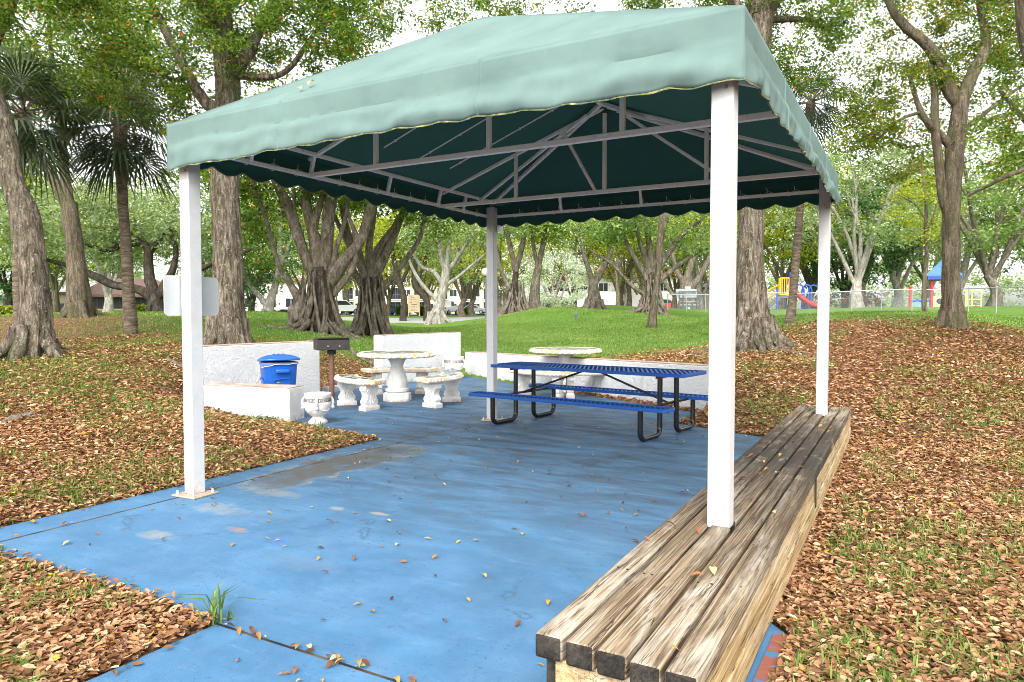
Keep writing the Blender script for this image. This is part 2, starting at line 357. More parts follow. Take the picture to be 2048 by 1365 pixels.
def slabm():
    g = G('blue_painted_concrete'); v = g.obj(world=True); x, y, z = g.sep(v)
    n = g.noise(v, 1.5, 8, .62); c = g.ramp(n, [(.3, (.056, .158, .290)), (.5, (.074, .200, .355)), (.72, (.115, .255, .425))])
    m = g.ramp(g.noise(v, 7, 8, .7), [(.48, 0), (.72, .32)]); c = g.mix(m, c, (.165, .285, .43))
    # grime streaks and mildew, deepened under the roof and behind to paint its shade in
    yb = g.ramp(g.math('MULTIPLY', g.math('ADD', y, 2.0), .1), [(.15, .25), (.30, .7), (.5, 1.0), (.95, 1)])
    st = g.ramp(g.noise(g.obj((1.0, 3.2, 1), (0, 0, .5), True), 1.3, 8, .68, .8), [(.33, .15), (.62, .95)])
    c = g.mix(g.math('MULTIPLY', yb, st), c, (.040, .055, .074))
    rs = g.ramp(g.noise(g.obj((1.3, 7, 1), (0, 0, -.35), True), 1.5, 7, .7), [(.62, 0), (.72, .6)])
    c = g.mix(g.math('MULTIPLY', yb, rs), c, (.13, .065, .045))
    sp = g.ramp(g.noise(v, 34, 8, .78), [(.56, 0), (.64, .85)]); spb = g.ramp(g.noise(v, 1.6, 6, .7), [(.42, .12), (.60, 1)])
    c = g.mix(g.math('MULTIPLY', sp, spb), c, (.022, .055, .10)); gr2 = g.noise(v, 160, 4, .7); c = g.mix(g.ramp(gr2, [(.35, .35), (.5, 0)]), c, (.03, .08, .14)); c = g.mix(g.ramp(gr2, [(.60, 0), (.72, .3)]), c, (.22, .36, .5)); scf = g.ramp(g.noise(g.obj((2.2, 11, 1), (0, 0, .9), True), 1.4, 8, .75, .6), [(.60, 0), (.63, .28), (.70, .1)]); c = g.mix(scf, c, (.17, .29, .42))
    # tan ponding stain along the joint
    dx = g.math('DIVIDE', g.math('ADD', g.math('SUBTRACT', x, .22), g.math('MULTIPLY', g.math('SUBTRACT', g.noise(v, 2.6, 5), .5), .9)), .42)
    dy = g.math('DIVIDE', g.math('SUBTRACT', y, 1.5), 1.25)
    d2 = g.math('ADD', g.math('MULTIPLY', dx, dx), g.math('MULTIPLY', dy, dy))
    c = g.mix(g.ramp(d2, [(0, .9), (.45, .75), (.8, .35), (1.0, 0)]), c, g.mix(g.ramp(g.noise(v, 4.5, 8, .72), [(.30, .1), (.52, 1)]), c, (.085, .072, .048)))
    c = g.mix(g.ramp(d2, [(.55, 0), (.86, .8), (.95, .7), (1.06, 0)]), c, g.mix(g.ramp(g.noise(v, 6, 7, .7), [(.42, 0), (.6, .6)]), c, (.30, .26, .15)))
    for (sx, sy, rx, ry, col) in ((1.12, -.50, .12, .05, (.42, .22, .07)), (1.35, .25, .09, .05, (.42, .30, .18)), (1.72, .30, .12, .04, (.45, .36, .25)), (.55, -.20, .30, .14, (.30, .31, .27)), (.55, .35, .3, .12, (.26, .24, .18)), (2.0, -.75, .34, .14, (.13, .20, .29)), (.75, -.85, .18, .10, (.34, .32, .24)), (3.3, -.6, .4, .3, (.06, .13, .22))):
        ex = g.math('DIVIDE', g.math('SUBTRACT', x, sx), rx); ey = g.math('DIVIDE', g.math('SUBTRACT', y, sy), ry)
        e = g.math('ADD', g.math('ADD', g.math('MULTIPLY', ex, ex), g.math('MULTIPLY', ey, ey)), g.math('MULTIPLY', g.math('SUBTRACT', g.noise(v, 9, 6, .7), .5), 3.6))
        c = g.mix(g.ramp(e, [(.0, .45), (1.2, 0)]), c, col)
    # hairline cracks
    cr = g.voro(g.obj((1, 1, 0), (0, 0, .3), True), .55, 'DISTANCE_TO_EDGE'); crn = g.math('ADD', cr, g.math('MULTIPLY', g.math('SUBTRACT', g.noise(v, 5, 5), .5), .12))
    c = g.mix(g.math('MULTIPLY', g.ramp(g.math('ABSOLUTE', crn), [(.0, .55), (.006, 0)]), g.ramp(g.noise(v, .8, 2), [(.5, 0), (.6, 1)])), c, (.04, .07, .11))
    # tooled joints
    wob = g.math('MULTIPLY', g.math('SUBTRACT', g.noise(v, 1.3, 3), .5), .02)
    xs = g.math('ADD', g.math('ADD', x, .02), wob); ys = g.math('ADD', y, wob)
    j1 = g.math('LESS_THAN', g.math('ABSOLUTE', xs), .013)
    j2 = g.math('LESS_THAN', g.math('ABSOLUTE', g.math('SUBTRACT', ys, 2.98)), .006)
    j3 = g.math('LESS_THAN', g.math('ABSOLUTE', g.math('ADD', ys, 1.575)), .009)
    j4 = g.math('LESS_THAN', g.math('ABSOLUTE', g.math('SUBTRACT', ys, 5.95)), .007)
    j5 = g.math('LESS_THAN', g.math('ABSOLUTE', g.math('ADD', xs, 2.2)), .006)
    j = g.math('MAXIMUM', g.math('MAXIMUM', g.math('MAXIMUM', j1, j2), j3), g.math('MAXIMUM', j4, j5))
    nd = g.noise(v, 6, 5); c = g.mix(j, c, g.ramp(nd, [(.4, (.02, .018, .016)), (.6, (.10, .08, .05))]))
    g.bump(g.math('SUBTRACT', g.math('ADD', g.noise(v, 60, 6, .7), g.math('MULTIPLY', n, 2)), g.math('MULTIPLY', j, 4)), .16, .008)
    g.fin(c, .5, 0, .22); g.link(g.ramp(g.noise(v, 3, 6), [(.3, .5), (.7, .75)]), g.b.inputs['Roughness']); return g.mat
M['slab'] = slabm()
def groundm():
    g = G('lawn_and_leaf_litter_ground'); v = g.obj(world=True); L = g.attr('litter')
    n = g.noise(v, 3.0, 8, .7); f = g.noise(v, 26, 6, .75); f2 = g.noise(v, .35, 4)
    gr = g.ramp(g.math('ADD', g.math('MULTIPLY', f, .6), g.math('MULTIPLY', n, .4)), [(.30, (.030, .065, .010)), (.48, (.085, .19, .022)), (.62, (.15, .28, .04)), (.78, (.24, .36, .07))])
    gr = g.mix(g.ramp(f2, [(.4, 0), (.7, .4)]), gr, (.19, .26, .035))
    vo = g.voro(v, 30, out='Color'); sp = g.nt.nodes.new('ShaderNodeSeparateColor'); g.link(vo, sp.inputs[0])
    le = g.ramp(sp.outputs[0], [(0, (.055, .028, .016)), (.3, (.14, .065, .03)), (.6, (.25, .12, .055)), (.85, (.36, .19, .10)), (1, (.44, .28, .18))])
    dk = g.ramp(g.noise(v, 40, 5, .7), [(.35, .65), (.55, 0)]); le = g.mix(dk, le, (.035, .022, .013))
    thr = g.math('ADD', g.math('MULTIPLY', g.math('SUBTRACT', g.math('ADD', g.math('MULTIPLY', n, .55), g.math('MULTIPLY', f, .45)), .5), 1.7), g.math('SUBTRACT', L, .5))
    k = g.ramp(g.math('ADD', thr, .5), [(.42, 0), (.58, 1)])
    c = g.mix(k, gr, le)
    g.bump(g.math('ADD', f, g.math('MULTIPLY', n, .6)), .8, .05); return g.fin(c, .9, 0, .15)
M['ground'] = groundm()

LEAF = {
 'ficus': leafmat('ficus_leaf', transl=.5, stops=[(0, (0.044, 0.081, 0.022)), (.35, (0.109, 0.188, 0.041)), (.70, (0.217, 0.310, 0.063)), (.90, (0.393, 0.458, 0.101)), (.955, (0.590, 0.442, 0.066)), (.985, (0.800, 0.262, 0.045)), (1, (0.787, 0.196, 0.066))]),
 'ficus_warm': leafmat('ficus_leaf_warm', transl=.5, stops=[(0, (0.058, 0.091, 0.021)), (.35, (0.140, 0.198, 0.033)), (.70, (0.264, 0.305, 0.051)), (.88, (0.428, 0.396, 0.072)), (.95, (0.592, 0.380, 0.061)), (1, (0.692, 0.228, 0.061))]),
 'pale': leafmat('pale_green_leaf', [(0, (0.103, 0.162, 0.058)), (.4, (0.224, 0.324, 0.117)), (.75, (0.362, 0.470, 0.176)), (1, (0.569, 0.616, 0.234))]),
 'yellow': leafmat('yellow_green_leaf', [(0, (0.125, 0.163, 0.015)), (.4, (0.275, 0.312, 0.025)), (.75, (0.450, 0.463, 0.050)), (1, (0.625, 0.550, 0.088))], .45),
 'dark': leafmat('dark_green_leaf', [(0, (0.024, 0.061, 0.021)), (.5, (0.068, 0.145, 0.047)), (1, (0.145, 0.256, 0.094))]),
 'silver': leafmat('silver_leaf', [(0, (.34, .39, .33)), (.5, (.58, .62, .55)), (1, (.75, .78, .70))], .3),
 'greygreen': leafmat('grey_green_leaf', [(0, (0.126, 0.168, 0.092)), (.4, (0.252, 0.319, 0.173)), (.75, (0.396, 0.470, 0.263)), (1, (0.612, 0.638, 0.385))]),
 'palm': leafmat('palm_frond', [(0, (0.025, 0.045, 0.025)), (.45, (0.070, 0.101, 0.056)), (.8, (0.182, 0.224, 0.126)), (1, (0.364, 0.406, 0.266))], .2),
 'hedge': leafmat('hedge_leaf', [(0, (.02, .05, .01)), (.6, (.07, .13, .02)), (1, (.16, .22, .04))]),
 'hedge_y': leafmat('yellow_hedge_leaf', [(0, (.12, .16, .02)), (.6, (.30, .33, .05)), (1, (.5, .5, .1))]),
 'litter': leafmat('dry_leaf', [(0, (.080, .042, .024)), (.30, (.205, .102, .050)), (.6, (.385, .200, .100)), (.85, (.58, .355, .205)), (.93, (.68, .48, .32)), (.97, (0.625, 0.250, 0.037)), (1, (0.750, 0.450, 0.075))], .1, .6),
 'blade': leafmat('grass_blade', [(0, (0.043, 0.087, 0.018)), (.35, (0.113, 0.194, 0.037)), (.6, (0.205, 0.291, 0.068)), (.85, (0.324, 0.388, 0.143)), (1, (0.454, 0.446, 0.264))], .3),
 'patio_leaf': leafmat('fallen_patio_leaf', [(0, (.07, .032, .022)), (.25, (.19, .075, .04)), (.5, (.34, .15, .05)), (.75, (.42, .25, .055)), (1, (.50, .40, .20))], .1, .5),
}
M['bark_brown'] = barkmat('brown_ridged_bark', (.032, .025, .019), (.140, .112, .083), (.32, .268, .208), (17, 17, 3.4), .5, .55, 1.0)
M['bark_dark'] = barkmat('dark_mossy_bark', (.045, .036, .026), (.125, .10, .068), (.22, .18, .13), (16, 16, 2.2), .6, .3, .8)
M['bark_grey'] = barkmat('grey_fig_bark', (.060, .048, .036), (.165, .137, .106), (.29, .25, .205), (9, 9, 3.5), .3, .1, .5)
M['bark_pale'] = barkmat('pale_grey_bark', (.17, .15, .13), (.34, .31, .27), (.50, .47, .43), (8, 8, 3), .15, .1, .4)
M['bark_black'] = barkmat('shaded_dark_bark', (.02, .016, .013), (.055, .044, .036), (.11, .09, .07), (10, 10, 3), .3, .05, .6)
M['bark_palm'] = barkmat('palm_trunk_bark', (.06, .047, .035), (.16, .125, .09), (.26, .21, .155), (4, 4, 22), .2, .1, .8)

# ------------------------------------------------------------------ terrain
ctl = [  # px, py, depth, litter share
 (0,1050,4.95,.9),(0,860,8,.75),(0,780,10,.6),(20,712,12,.6),(60,706,12,.6),(200,760,10,.62),(300,700,13.4,.68),(150,630,22,.6),(300,632,22,.5),(0,640,20,.65),(-200,640,22,.6),(-200,760,12,.6),
 (180,640,20,.62),(200,690,15,.62),(330,800,9.0,.7),(250,860,7.6,.85),(460,692,14.6,.5),(560,655,20,.2),(560,624,30,.05),(500,640,25,.1),(640,668,21,.25),(690,690,18,.3),(660,735,16.6,.75),(650,765,15.6,.8),(745,672,24,.15),
 (800,652,45,0),(850,652,58,0),(900,645,60,0),(850,665,35,0),(850,690,22,0),(770,690,19.5,.1),(1000,640,33,0),(960,655,30,0),(1100,612,36,0),(1200,609,42,0),(1190,626,38,0),(1152,640,30,0),(1300,625,33,0),
 (1303,656,25,0),(1390,640,33,0),(1420,690,19,.35),(1380,700,17.5,.6),(1100,690,20,0),(1000,700,19,0),(1250,700,17.5,.12),(1300,712,15.5,.65),(1150,708,17.2,.05),(960,700,19.5,0),
 (1500,694,14.5,.85),(1480,770,11.2,.9),(1440,740,12.2,.9),(1800,900,7.8,.85),(2000,1000,5.8,.75),(2048,900,7.6,.75),(1800,800,10.5,.85),(1700,720,13,.85),(1800,660,15,.8),(1900,649,15,.6),(1750,634,19,.1),(1800,623,23,0),
 (2000,680,14,.75),(2048,760,11,.8),(2000,634,21,.05),(1580,643,18,.35),(1620,640,20,.1),(1640,627,25,0),(1700,617,40,0),(1600,632,38,0),(1850,628,32,0),(2048,612,42,0),(1950,640,30,0),(2200,640,22,.1),(2300,760,12,.7),
 (400,640,40,.1),(100,622,55,0),(400,620,60,0),(700,640,45,0),(700,632,90,0),(850,632,105,0),(1100,628,90,0),(1500,628,60,0),(1900,625,70,0),(1200,627,120,0),(400,627,120,0),(1800,626,120,0),(0,626,120,0),(2400,627,90,0),(-400,627,90,0)]
cp = np.array([at(a, b, D) for a, b, D, l in ctl]); cl = np.array([c[3] for c in ctl], float)
extra = [(-.45,-1.6,0,.9),(-.45,1,0,.95),(-.45,2.6,0,.95),(-2,3,0.0,.95),(-3.4,2.7,.06,.9),(2.2,-1.7,.0,.85),(2.2,-2.6,.0,.8),(1,-1.7,0,.85),(.5,-2.5,0,.8),(0,-5,.1,.7),(4.8,-3,0,.85),(4.8,0,0,.9),(4.8,3,0,.9),(4.7,5.6,.02,.9),(3.6,5.7,.02,.95),(2.7,6.4,.12,.95),(3.4,7.2,.38,.9),(8,-3,.05,.7),(9,1,.15,.75),(7,-6,0,.7),(12,3,.5,.7),(3,-8,0,.8),(-6,-8,.4,.7),
 (-120,-60,1.2,.2),(100,-60,1.2,.2),(0,-120,1,.2),(260,200,1.6,0),(-260,300,1.6,0),(0,330,1.6,0),(-300,60,1.6,0),(300,0,1.6,0),(400,500,1.6,0),(-500,400,1.6,0),(0,-400,1.5,0),(600,-200,1.5,0),(-600,-200,1.5,0)]
cp = np.vstack([cp, [(a, b, c) for a, b, c, d in extra]]); cl = np.concatenate([cl, [e[3] for e in extra]])
def _phi(A, B, c=1.2): return np.sqrt(((A[:, None, :] - B[None, :, :])**2).sum(-1) + c*c)
_K = _phi(cp[:, :2], cp[:, :2]) - np.eye(len(cp)) * 0.25
_S = np.linalg.solve(np.block([[_K, np.ones((len(cp), 1))], [np.ones((1, len(cp))), np.zeros((1, 1))]]), np.vstack([np.stack([cp[:, 2], cl], 1), np.zeros((1, 2))]))
LWL, LWR, LWE = at(930,705,17.6), at(1385,733,10.94), at(1440,736,10.55)
BW0, BW1 = at(765,672,14.9), at(922,665,17.7)
PATIO = [(-.38,-1.56),(2.28,-1.56),(2.28,-7),(4.745,-7),(4.735,-.35),(4.60,-.2),(4.56,4.95),(3.3,5.36),(2.37,5.82),(2.42,6.95),(float(LWL[0]),float(LWL[1])-.05),(-4.62,8.2),(-5.6,7.3),(-4.55,5.9),(-4.55,3.3),(-3.9,2.95),(-2.45,3.28),(-2.08,3.17),(-.38,2.78)]
def poly_sd(X, Y, poly):
    P = np.array(poly); n = len(P); d = np.full(X.shape, 1e9); ins = np.zeros(X.shape, bool)
    for i in range(n):
        a, b = P[i], P[(i+1) % n]; e = b - a; L2 = e @ e
        t = np.clip(((X-a[0])*e[0] + (Y-a[1])*e[1]) / L2, 0, 1)
        d = np.minimum(d, np.hypot(X-a[0]-t*e[0], Y-a[1]-t*e[1]))
        c = ((a[1] > Y) != (b[1] > Y)) & (X < (b[0]-a[0])*(Y-a[1])/(b[1]-a[1]+1e-12) + a[0]); ins ^= c
    return np.where(ins, -d, d)
def terr(X, Y):
    X = np.atleast_1d(np.asarray(X, float)).ravel(); Y = np.atleast_1d(np.asarray(Y, float)).ravel()
    H = np.empty(len(X)); L = np.empty(len(X))
    for i in range(0, len(X), 20000):
        q = np.stack([X[i:i+20000], Y[i:i+20000]], 1); r = _phi(q, cp[:, :2]) @ _S[:-1] + _S[-1]
        H[i:i+20000] = r[:, 0]; L[i:i+20000] = r[:, 1]
    sd_ = poly_sd(X, Y, PATIO); near = np.hypot(X, Y-3) < 30
    k = np.clip(sd_ / .30, 0, 1); k = k*k*(3-2*k)
    H = np.where(near, np.where(sd_ < 0, -.06, -.006 + (np.maximum(H, -.010) + .006) * k), H)
    return H, np.clip(L, 0, 1), sd_
def gz(x, y): return float(terr([x], [y])[0][0])
def ground_at(px, D):
    """point of the terrain on the vertical line of pixel column px at depth D"""
    p = at(px, 640, D); return np.array([p[0], p[1], gz(p[0], p[1])])
def axis(c, near, step, far, gr=1.13):
    a = [0.0]
    while a[-1] < far: a.append(a[-1] + (step if a[-1] < near else max(step, (a[-1]-near) * (gr-1) + step)))
    a = np.array(a); return np.concatenate([c - a[:0:-1], c + a])
gx, gy = axis(0, 10, .16, 700), axis(5, 11, .16, 700)
X, Y = np.meshgrid(gx, gy, indexing='ij'); Hh, Ll, _ = terr(X, Y)
rg = np.random.default_rng(3)
nz = np.zeros_like(Hh)
Vv = np.stack([X.ravel(), Y.ravel(), Hh], 1)
a, b = X.shape; ii = (np.arange(a-1)[:, None]*b + np.arange(b-1)[None, :]).ravel()
ground = mass_mesh('ground', Vv, np.stack([ii, ii+b, ii+b+1, ii+1], 1), {'litter': Ll}, M['ground'], smooth=True)
tag(ground, 'grassy park ground with mounds and fallen brown leaves', kind='structure')

# road and parking area far behind
def flat_sheet(name, pts, mat, lift=.05, n=30):
    (a0, a1), (b0, b1) = pts; mb = MB(); g_ = np.zeros((n+1, 9, 3))
    for i in range(n+1):
        for j in range(9):
            s_, t_ = i/n, j/8; p = (np.array(a0)*(1-s_) + np.array(a1)*s_)*(1-t_) + (np.array(b0)*(1-s_) + np.array(b1)*s_)*t_; g_[i, j, :2] = p[:2]
    g_[..., 2] = terr(g_[..., 0], g_[..., 1])[0].reshape(n+1, 9) + lift
    mb.grid(g_); return mb.build(name, mat)
o = flat_sheet('road', ((at(420,640,50)[:2], at(1010,640,62)[:2]), (at(420,640,58)[:2], at(1010,640,74)[:2])), M['asphalt']); tag(o, 'pale asphalt park road', kind='structure')
o = flat_sheet('parking_lot', ((at(520,640,92)[:2], at(1420,640,88)[:2]), (at(420,640,140)[:2], at(1420,640,140)[:2])), M['asphalt'], .12); tag(o, 'pale asphalt parking lot', kind='structure')

# patio slab
mb = MB(); mb.prism(PATIO, -.14, 0.0)
slab = mb.build('patio', M['slab'], smooth=0, bevel=.008); tag(slab, 'blue painted concrete patio', kind='structure')
mb = MB(); mb.box((4.665, -7, .004), (4.730, -.36, .010)); 
g = G('flaking_edge_paint'); v = g.obj(world=True); c = g.ramp(g.noise(v, 11, 5, .6), [(.52, (.25, .075, .05)), (.55, (.06, .15, .30))]); c = g.mix(g.ramp(g.noise(v, 25, 5), [(.6, 0), (.7, .7)]), c, (.2, .12, .08))
o = mb.build('painted_edge_strip', g.fin(c, .6)); tag(o, 'red and blue flaking paint along the patio edge', kind='structure')

# ------------------------------------------------------------------ canopy pavilion
W_, L_, HL, HU, OV = 4.326, 4.813, 2.886, 3.045, .12
R1, R2, HR, PW = 1.10, 3.571, 3.885, .115
HB = .388
pav = thing('canopy_pavilion', 'open picnic pavilion with teal fabric hip roof on four white square posts', 'pavilion', (0, 0, 0))
rc = np.random.default_rng(11)
x0, x1, y0, y1 = -OV, W_+OV, -OV, L_+OV
def roof_face(A, B, C, D, n=14, m=10, sag=.03):       # eave A->B, top D->C
    A, B, C, D = map(np.array, (A, B, C, D)); Gd = np.zeros((n+1, m+1, 3))
    nrm = np.cross(B-A, D-A); nrm = nrm/np.linalg.norm(nrm)
    for i in range(n+1):
        for j in range(m+1):
            s_, t_ = i/n, j/m; p = (A*(1-s_)+B*s_)*(1-t_) + (D*(1-s_)+C*s_)*t_
            Gd[i, j] = p - nrm * sag * (4*s_*(1-s_)) * (4*t_*(1-t_))*.6
    return Gd
cx = W_/2; rA, rB = (cx, R1, HR), (cx, R2, HR)
c00, c10, c11, c01 = (x0, y0, HU), (x1, y0, HU), (x1, y1, HU), (x0, y1, HU)
mb = MB()
for A, B, C, D in ((c00, c10, rA, rA), (c10, c11, rB, rA), (c11, c01, rB, rB), (c01, c00, rA, rB)): mb.grid(roof_face(A, B, C, D))
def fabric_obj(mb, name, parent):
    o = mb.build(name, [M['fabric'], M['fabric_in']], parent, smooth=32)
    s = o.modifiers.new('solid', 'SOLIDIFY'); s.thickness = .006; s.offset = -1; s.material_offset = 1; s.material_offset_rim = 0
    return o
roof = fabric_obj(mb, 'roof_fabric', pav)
hem_pts = []
def valance(ax, bx, out, drop_fn, loose, nm, n=220, m=18, seed=0):
    """a->b along the eave, 'out' outward normal; drop_fn(s) -> hem height below HU; loose = how far the free flap billows"""
    r_ = np.random.default_rng(seed); A, B, O = np.array(ax, float), np.array(bx, float), np.array(out, float)
    Ln = np.linalg.norm(B-A); S = np.linspace(0, 1, n+1); Gd = np.zeros((n+1, m+1, 3)); hc = HU-HL
    ph = r_.uniform(0, 6.28, 12); fr = r_.uniform(2, 14, 12); am = r_.uniform(.3, 1, 12)/np.sqrt(fr)
    for i, s_ in enumerate(S):
        u = s_*Ln; dr = drop_fn(s_, u); wav = sum(a_*math.sin(f_*u/1.5 + p_) for a_, f_, p_ in zip(am, fr, ph))
        edge = min(1, s_/.03, (1-s_)/.03)
        lash = abs(((u/.30) % 1) - .5)*2      # 1 at a lashing
        for j in range(m+1):
            t = j/m*dr; p = A*(1-s_) + B*s_ + np.array([0, 0, HU-t])
            if t <= hc: off = .002*math.sin(t/hc*math.pi)*(.5+.5*math.sin(u*2.1+ph[0])) - .0015*lash**8*math.exp(-((t-hc*.88)/.012)**2)*5
            else:
                k = (t-hc)/max(dr-hc, .01)
                off = loose*(.032*math.sin(k*2.6)*(1+.15*wav) + .010*wav*k + .007*math.sin(k*7+wav*2.5+u*.8)) - .006*lash**6*math.exp(-((t-hc)/.02)**2)
                off += loose*(.006*math.sin(u*31+ph[1]+4*k)*k + .016*math.exp(-min(s_,1-s_)*Ln/.35)*math.sin(u*19+k*5)*k)
            Gd[i, j] = p + O*(off*edge)
    mb = MB(); mb.grid(Gd[:, ::-1])
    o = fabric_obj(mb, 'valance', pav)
    e = Gd[:, -1] + O*.003; t = MB(); t.tube(e[::1], np.full(len(e), .0042)*r_.uniform(.6, 1.5, len(e)), 5); t.build('hem_trim', M['trim'], o)
    # welt seam along the lashing line and panel seams
    return o, Gd
def sc_drop(base, amp, pitch): return lambda s_, u: base + amp*abs(math.sin(math.pi*u/pitch))
rj = np.random.default_rng(5); jag = rj.uniform(-1, 1, 80); jag = np.convolve(jag, [.25, .5, .25], 'same')
def torn(base, arch, rough):
    def f(s_, u):
        k = s_*70; i = int(k); return base + arch*math.cos((s_-.5)*math.pi*2) + rough*(jag[i]*(1-(k-i)) + jag[i+1]*(k-i)) + .012*abs(math.sin(math.pi*u/.3))
    return f
vf, GF = valance((x0, y0, 0), (x1, y0, 0), (0, -1, 0), torn(.352, -.012, .010), 1.25, 'front', seed=1)
vr, GR = valance((x1, y0, 0), (x1, y1, 0), (1, 0, 0), torn(.335, -.02, .022), 1.0, 'right', seed=2)
vb, GB = valance((x1, y1, 0), (x0, y1, 0), (0, 1, 0), sc_drop(.255, .055, .33), .35, 'back', seed=3)
vl, GL = valance((x0, y1, 0), (x0, y0, 0), (-1, 0, 0), sc_drop(.255, .055, .33), .35, 'left', seed=4)
for vo, Gd, k in ((vf, GF, (.29, .66)), (vr, GR, (.25, .5, .75))):
    for s_ in k:
        i = int(s_*220); t = MB(); t.tube(Gd[i] + (np.array([0, .001, 0]) if vo is vf else np.array([-.001, 0, 0])), .010, 6, flat=.35); t.build('panel_seam', M['fabric'], vo)
for i, (px, py, zb) in enumerate(((0, 0, 0), (W_, 0, HB), (0, L_, 0), (W_, L_, HB))):
    mb = MB(); h = PW/2; mb.box((px-h, py-h, 0.012 if zb == 0 else zb-.02), (px+h, py+h, HL+.12)); post = mb.build('post', M['white_post'], pav, bevel=.006)
    if zb == 0:
        mb = MB(); M_ = Matrix.Translation((px+.02, py-.01, 0)) @ Matrix.Rotation(.06, 4, 'Z'); mb.box((-.135, -.125, .001), (.135, .125, .014), M_); mb.build('base_plate', M['rust'], post, bevel=.003)
        for bx, by in ((-.10, -.095), (.10, -.095), (.10, .09), (-.10, .09)):
            mb = MB(); mb.lathe([(.014, .014), (.014, .026), (.009, .03), (.009, .042), (.005, .047)], 8, (px+.02+bx, py-.01+by, 0)); mb.build('anchor_bolt', M['white_post'], post)
    if i == 2:
        mb = MB(); mb.box((px+.075, py+.02, HL-.22), (px+.078, py+.18, HL-.12)); mb.build('maker_tag', M['alu'], post)
    for k, zz in enumerate((HL-.17, HL-.21)):           # bolt holes
        mb = MB(); mb.box((px-.008+.02*k, py-h-.0015, zz-.012), (px+.008+.02*k, py-h+.001, zz+.012)); mb.build('bolt_hole', M['rust'], post)
# steel frame
ins = OV-.035; fx0, fx1, fy0, fy1 = x0+.05, x1-.05, y0+.05, y1-.05; T = .038; ZU = HU-.02; T1, T2 = 1.40, 3.70
def bar(name, a, b, wd=T, mat='frame_paint'):
    mb = MB(); mb.sqtube(a, b, wd); return mb.build(name, M[mat], pav, bevel=.005)
for z in (HL, ZU+.05):
    n_ = 'lower_rail' if z == HL else 'upper_rail'; q = 0 if z == HL else .05; q = q*2.2
    bar(n_, (fx0+q, fy0+q, z), (fx1-q, fy0+q, z)); bar(n_, (fx0+q, fy1-q, z), (fx1-q, fy1-q, z)); bar(n_, (fx0+q, fy0+q, z), (fx0+q, fy1-q, z)); bar(n_, (fx1-q, fy0+q, z), (fx1-q, fy1-q, z))
for y in (.66, 1.40, 2.59, 3.58, 4.15):
    bar('strut', (fx0+.02, y, HL), (fx0+.07, y, ZU+.05), .035); bar('strut', (fx1-.02, y, HL), (fx1-.07, y, ZU+.05), .035)
for x in (1.06, 2.18, 3.3): bar('strut', (x, fy1-.02, HL), (x, fy1-.07, ZU+.05), .035)
def zroof(x, y):
    hx = min(x-x0, x1-x)/(cx-x0); hy = min((y-y0)/(R1-y0), (y1-y)/(y1-R2)); return HU + (HR-HU)*min(hx, hy, 1)
for ty, xs in ((T1, (.79, 2.03, 3.23)), (T2, (1.01, 2.15, 3.29))):
    bar('truss_chord', (fx0, ty, HL), (fx1, ty, HL), .046)
    for x in xs: bar('truss_post', (x, ty, HL), (x, ty, zroof(x, ty)-.05), .04)
    for sx in (-1, 1):
        xe = fx0 if sx < 0 else fx1
        bar('rafter', (xe, ty, ZU+.02), (cx, ty, HR-.06), .038)
bar('truss_web', (3.29+.2, T2, HL), (cx+.25, T2, HR-.20), .035)
bar('truss_web', (2.05, T2, HL), (1.62, T2, zroof(1.62, T2)-.05), .035)
bar('ridge_tube', (cx, R1-.02, HR-.05), (cx, R2+.02, HR-.05), .05)
for (ex, ey), ry in (((fx0, fy0), R1), ((fx1, fy0), R1), ((fx0, fy1), R2), ((fx1, fy1), R2)):
    bar('hip_rafter', (ex, ey, ZU+.02), (cx, ry, HR-.055), .042)
    mb = MB(); d_ = np.array([0, .32 if ey < 2 else -.32, 0]); mb.sqtube((ex + .1*(1 if ex < 2 else -1), ey + .45*(1 if ey < 2 else -1), ZU+.02), (cx-.18*(1 if ex < 2 else -1), ry, HR-.16), .03); mb.build('hip_brace', M['frame_paint'], pav)
for yy in (1.95, 2.55, 3.15):                            # batten wires under the left slope, with clips
    mb = MB(); a_ = np.array((fx0+.5, yy, zroof(fx0+.5, yy)-.03)); b_ = np.array((cx-.25, yy, zroof(cx-.25, yy)-.03)); mb.tube([a_, b_], .008, 6)
    for k in np.linspace(.1, .9, 4): mb.ball(a_*(1-k)+b_*k, .016, 6)
    mb.build('batten_rod', M['frame_paint'], pav)
lash = None                                              # lashing cords round the lower rails
def cord(c, along):
    global lash
    if lash is None:
        mb = MB(); t_ = np.linspace(0, 2*np.pi, 14)
        mb.tube(np.stack([.02*np.sin(t_*.5)+.03*t_/6.28, .032*np.cos(t_), .032*np.sin(t_)+.0*t_], 1), .0028, 4)
        mb.tube([(.03, .032, 0), (.10, .045, .05), (.15, .03, .03)], .0024, 4); mb.tube([(.09, .045, .045), (.085, .03, .09)], .003, 4)
        lash = mb.build('lashing_cord', M['frame_paint'], pav); o = lash
    else: o = lash.copy(); COL.objects.link(o); o.parent = pav
    o.location = c; o.rotation_euler = (0, 0, math.pi/2 if along == 'y' else 0)
for y in np.arange(.3, L_, .3): cord((fx0, y, HL), 'y')
for x in np.arange(.3, W_, .3): cord((x, fy1, HL), 'x')
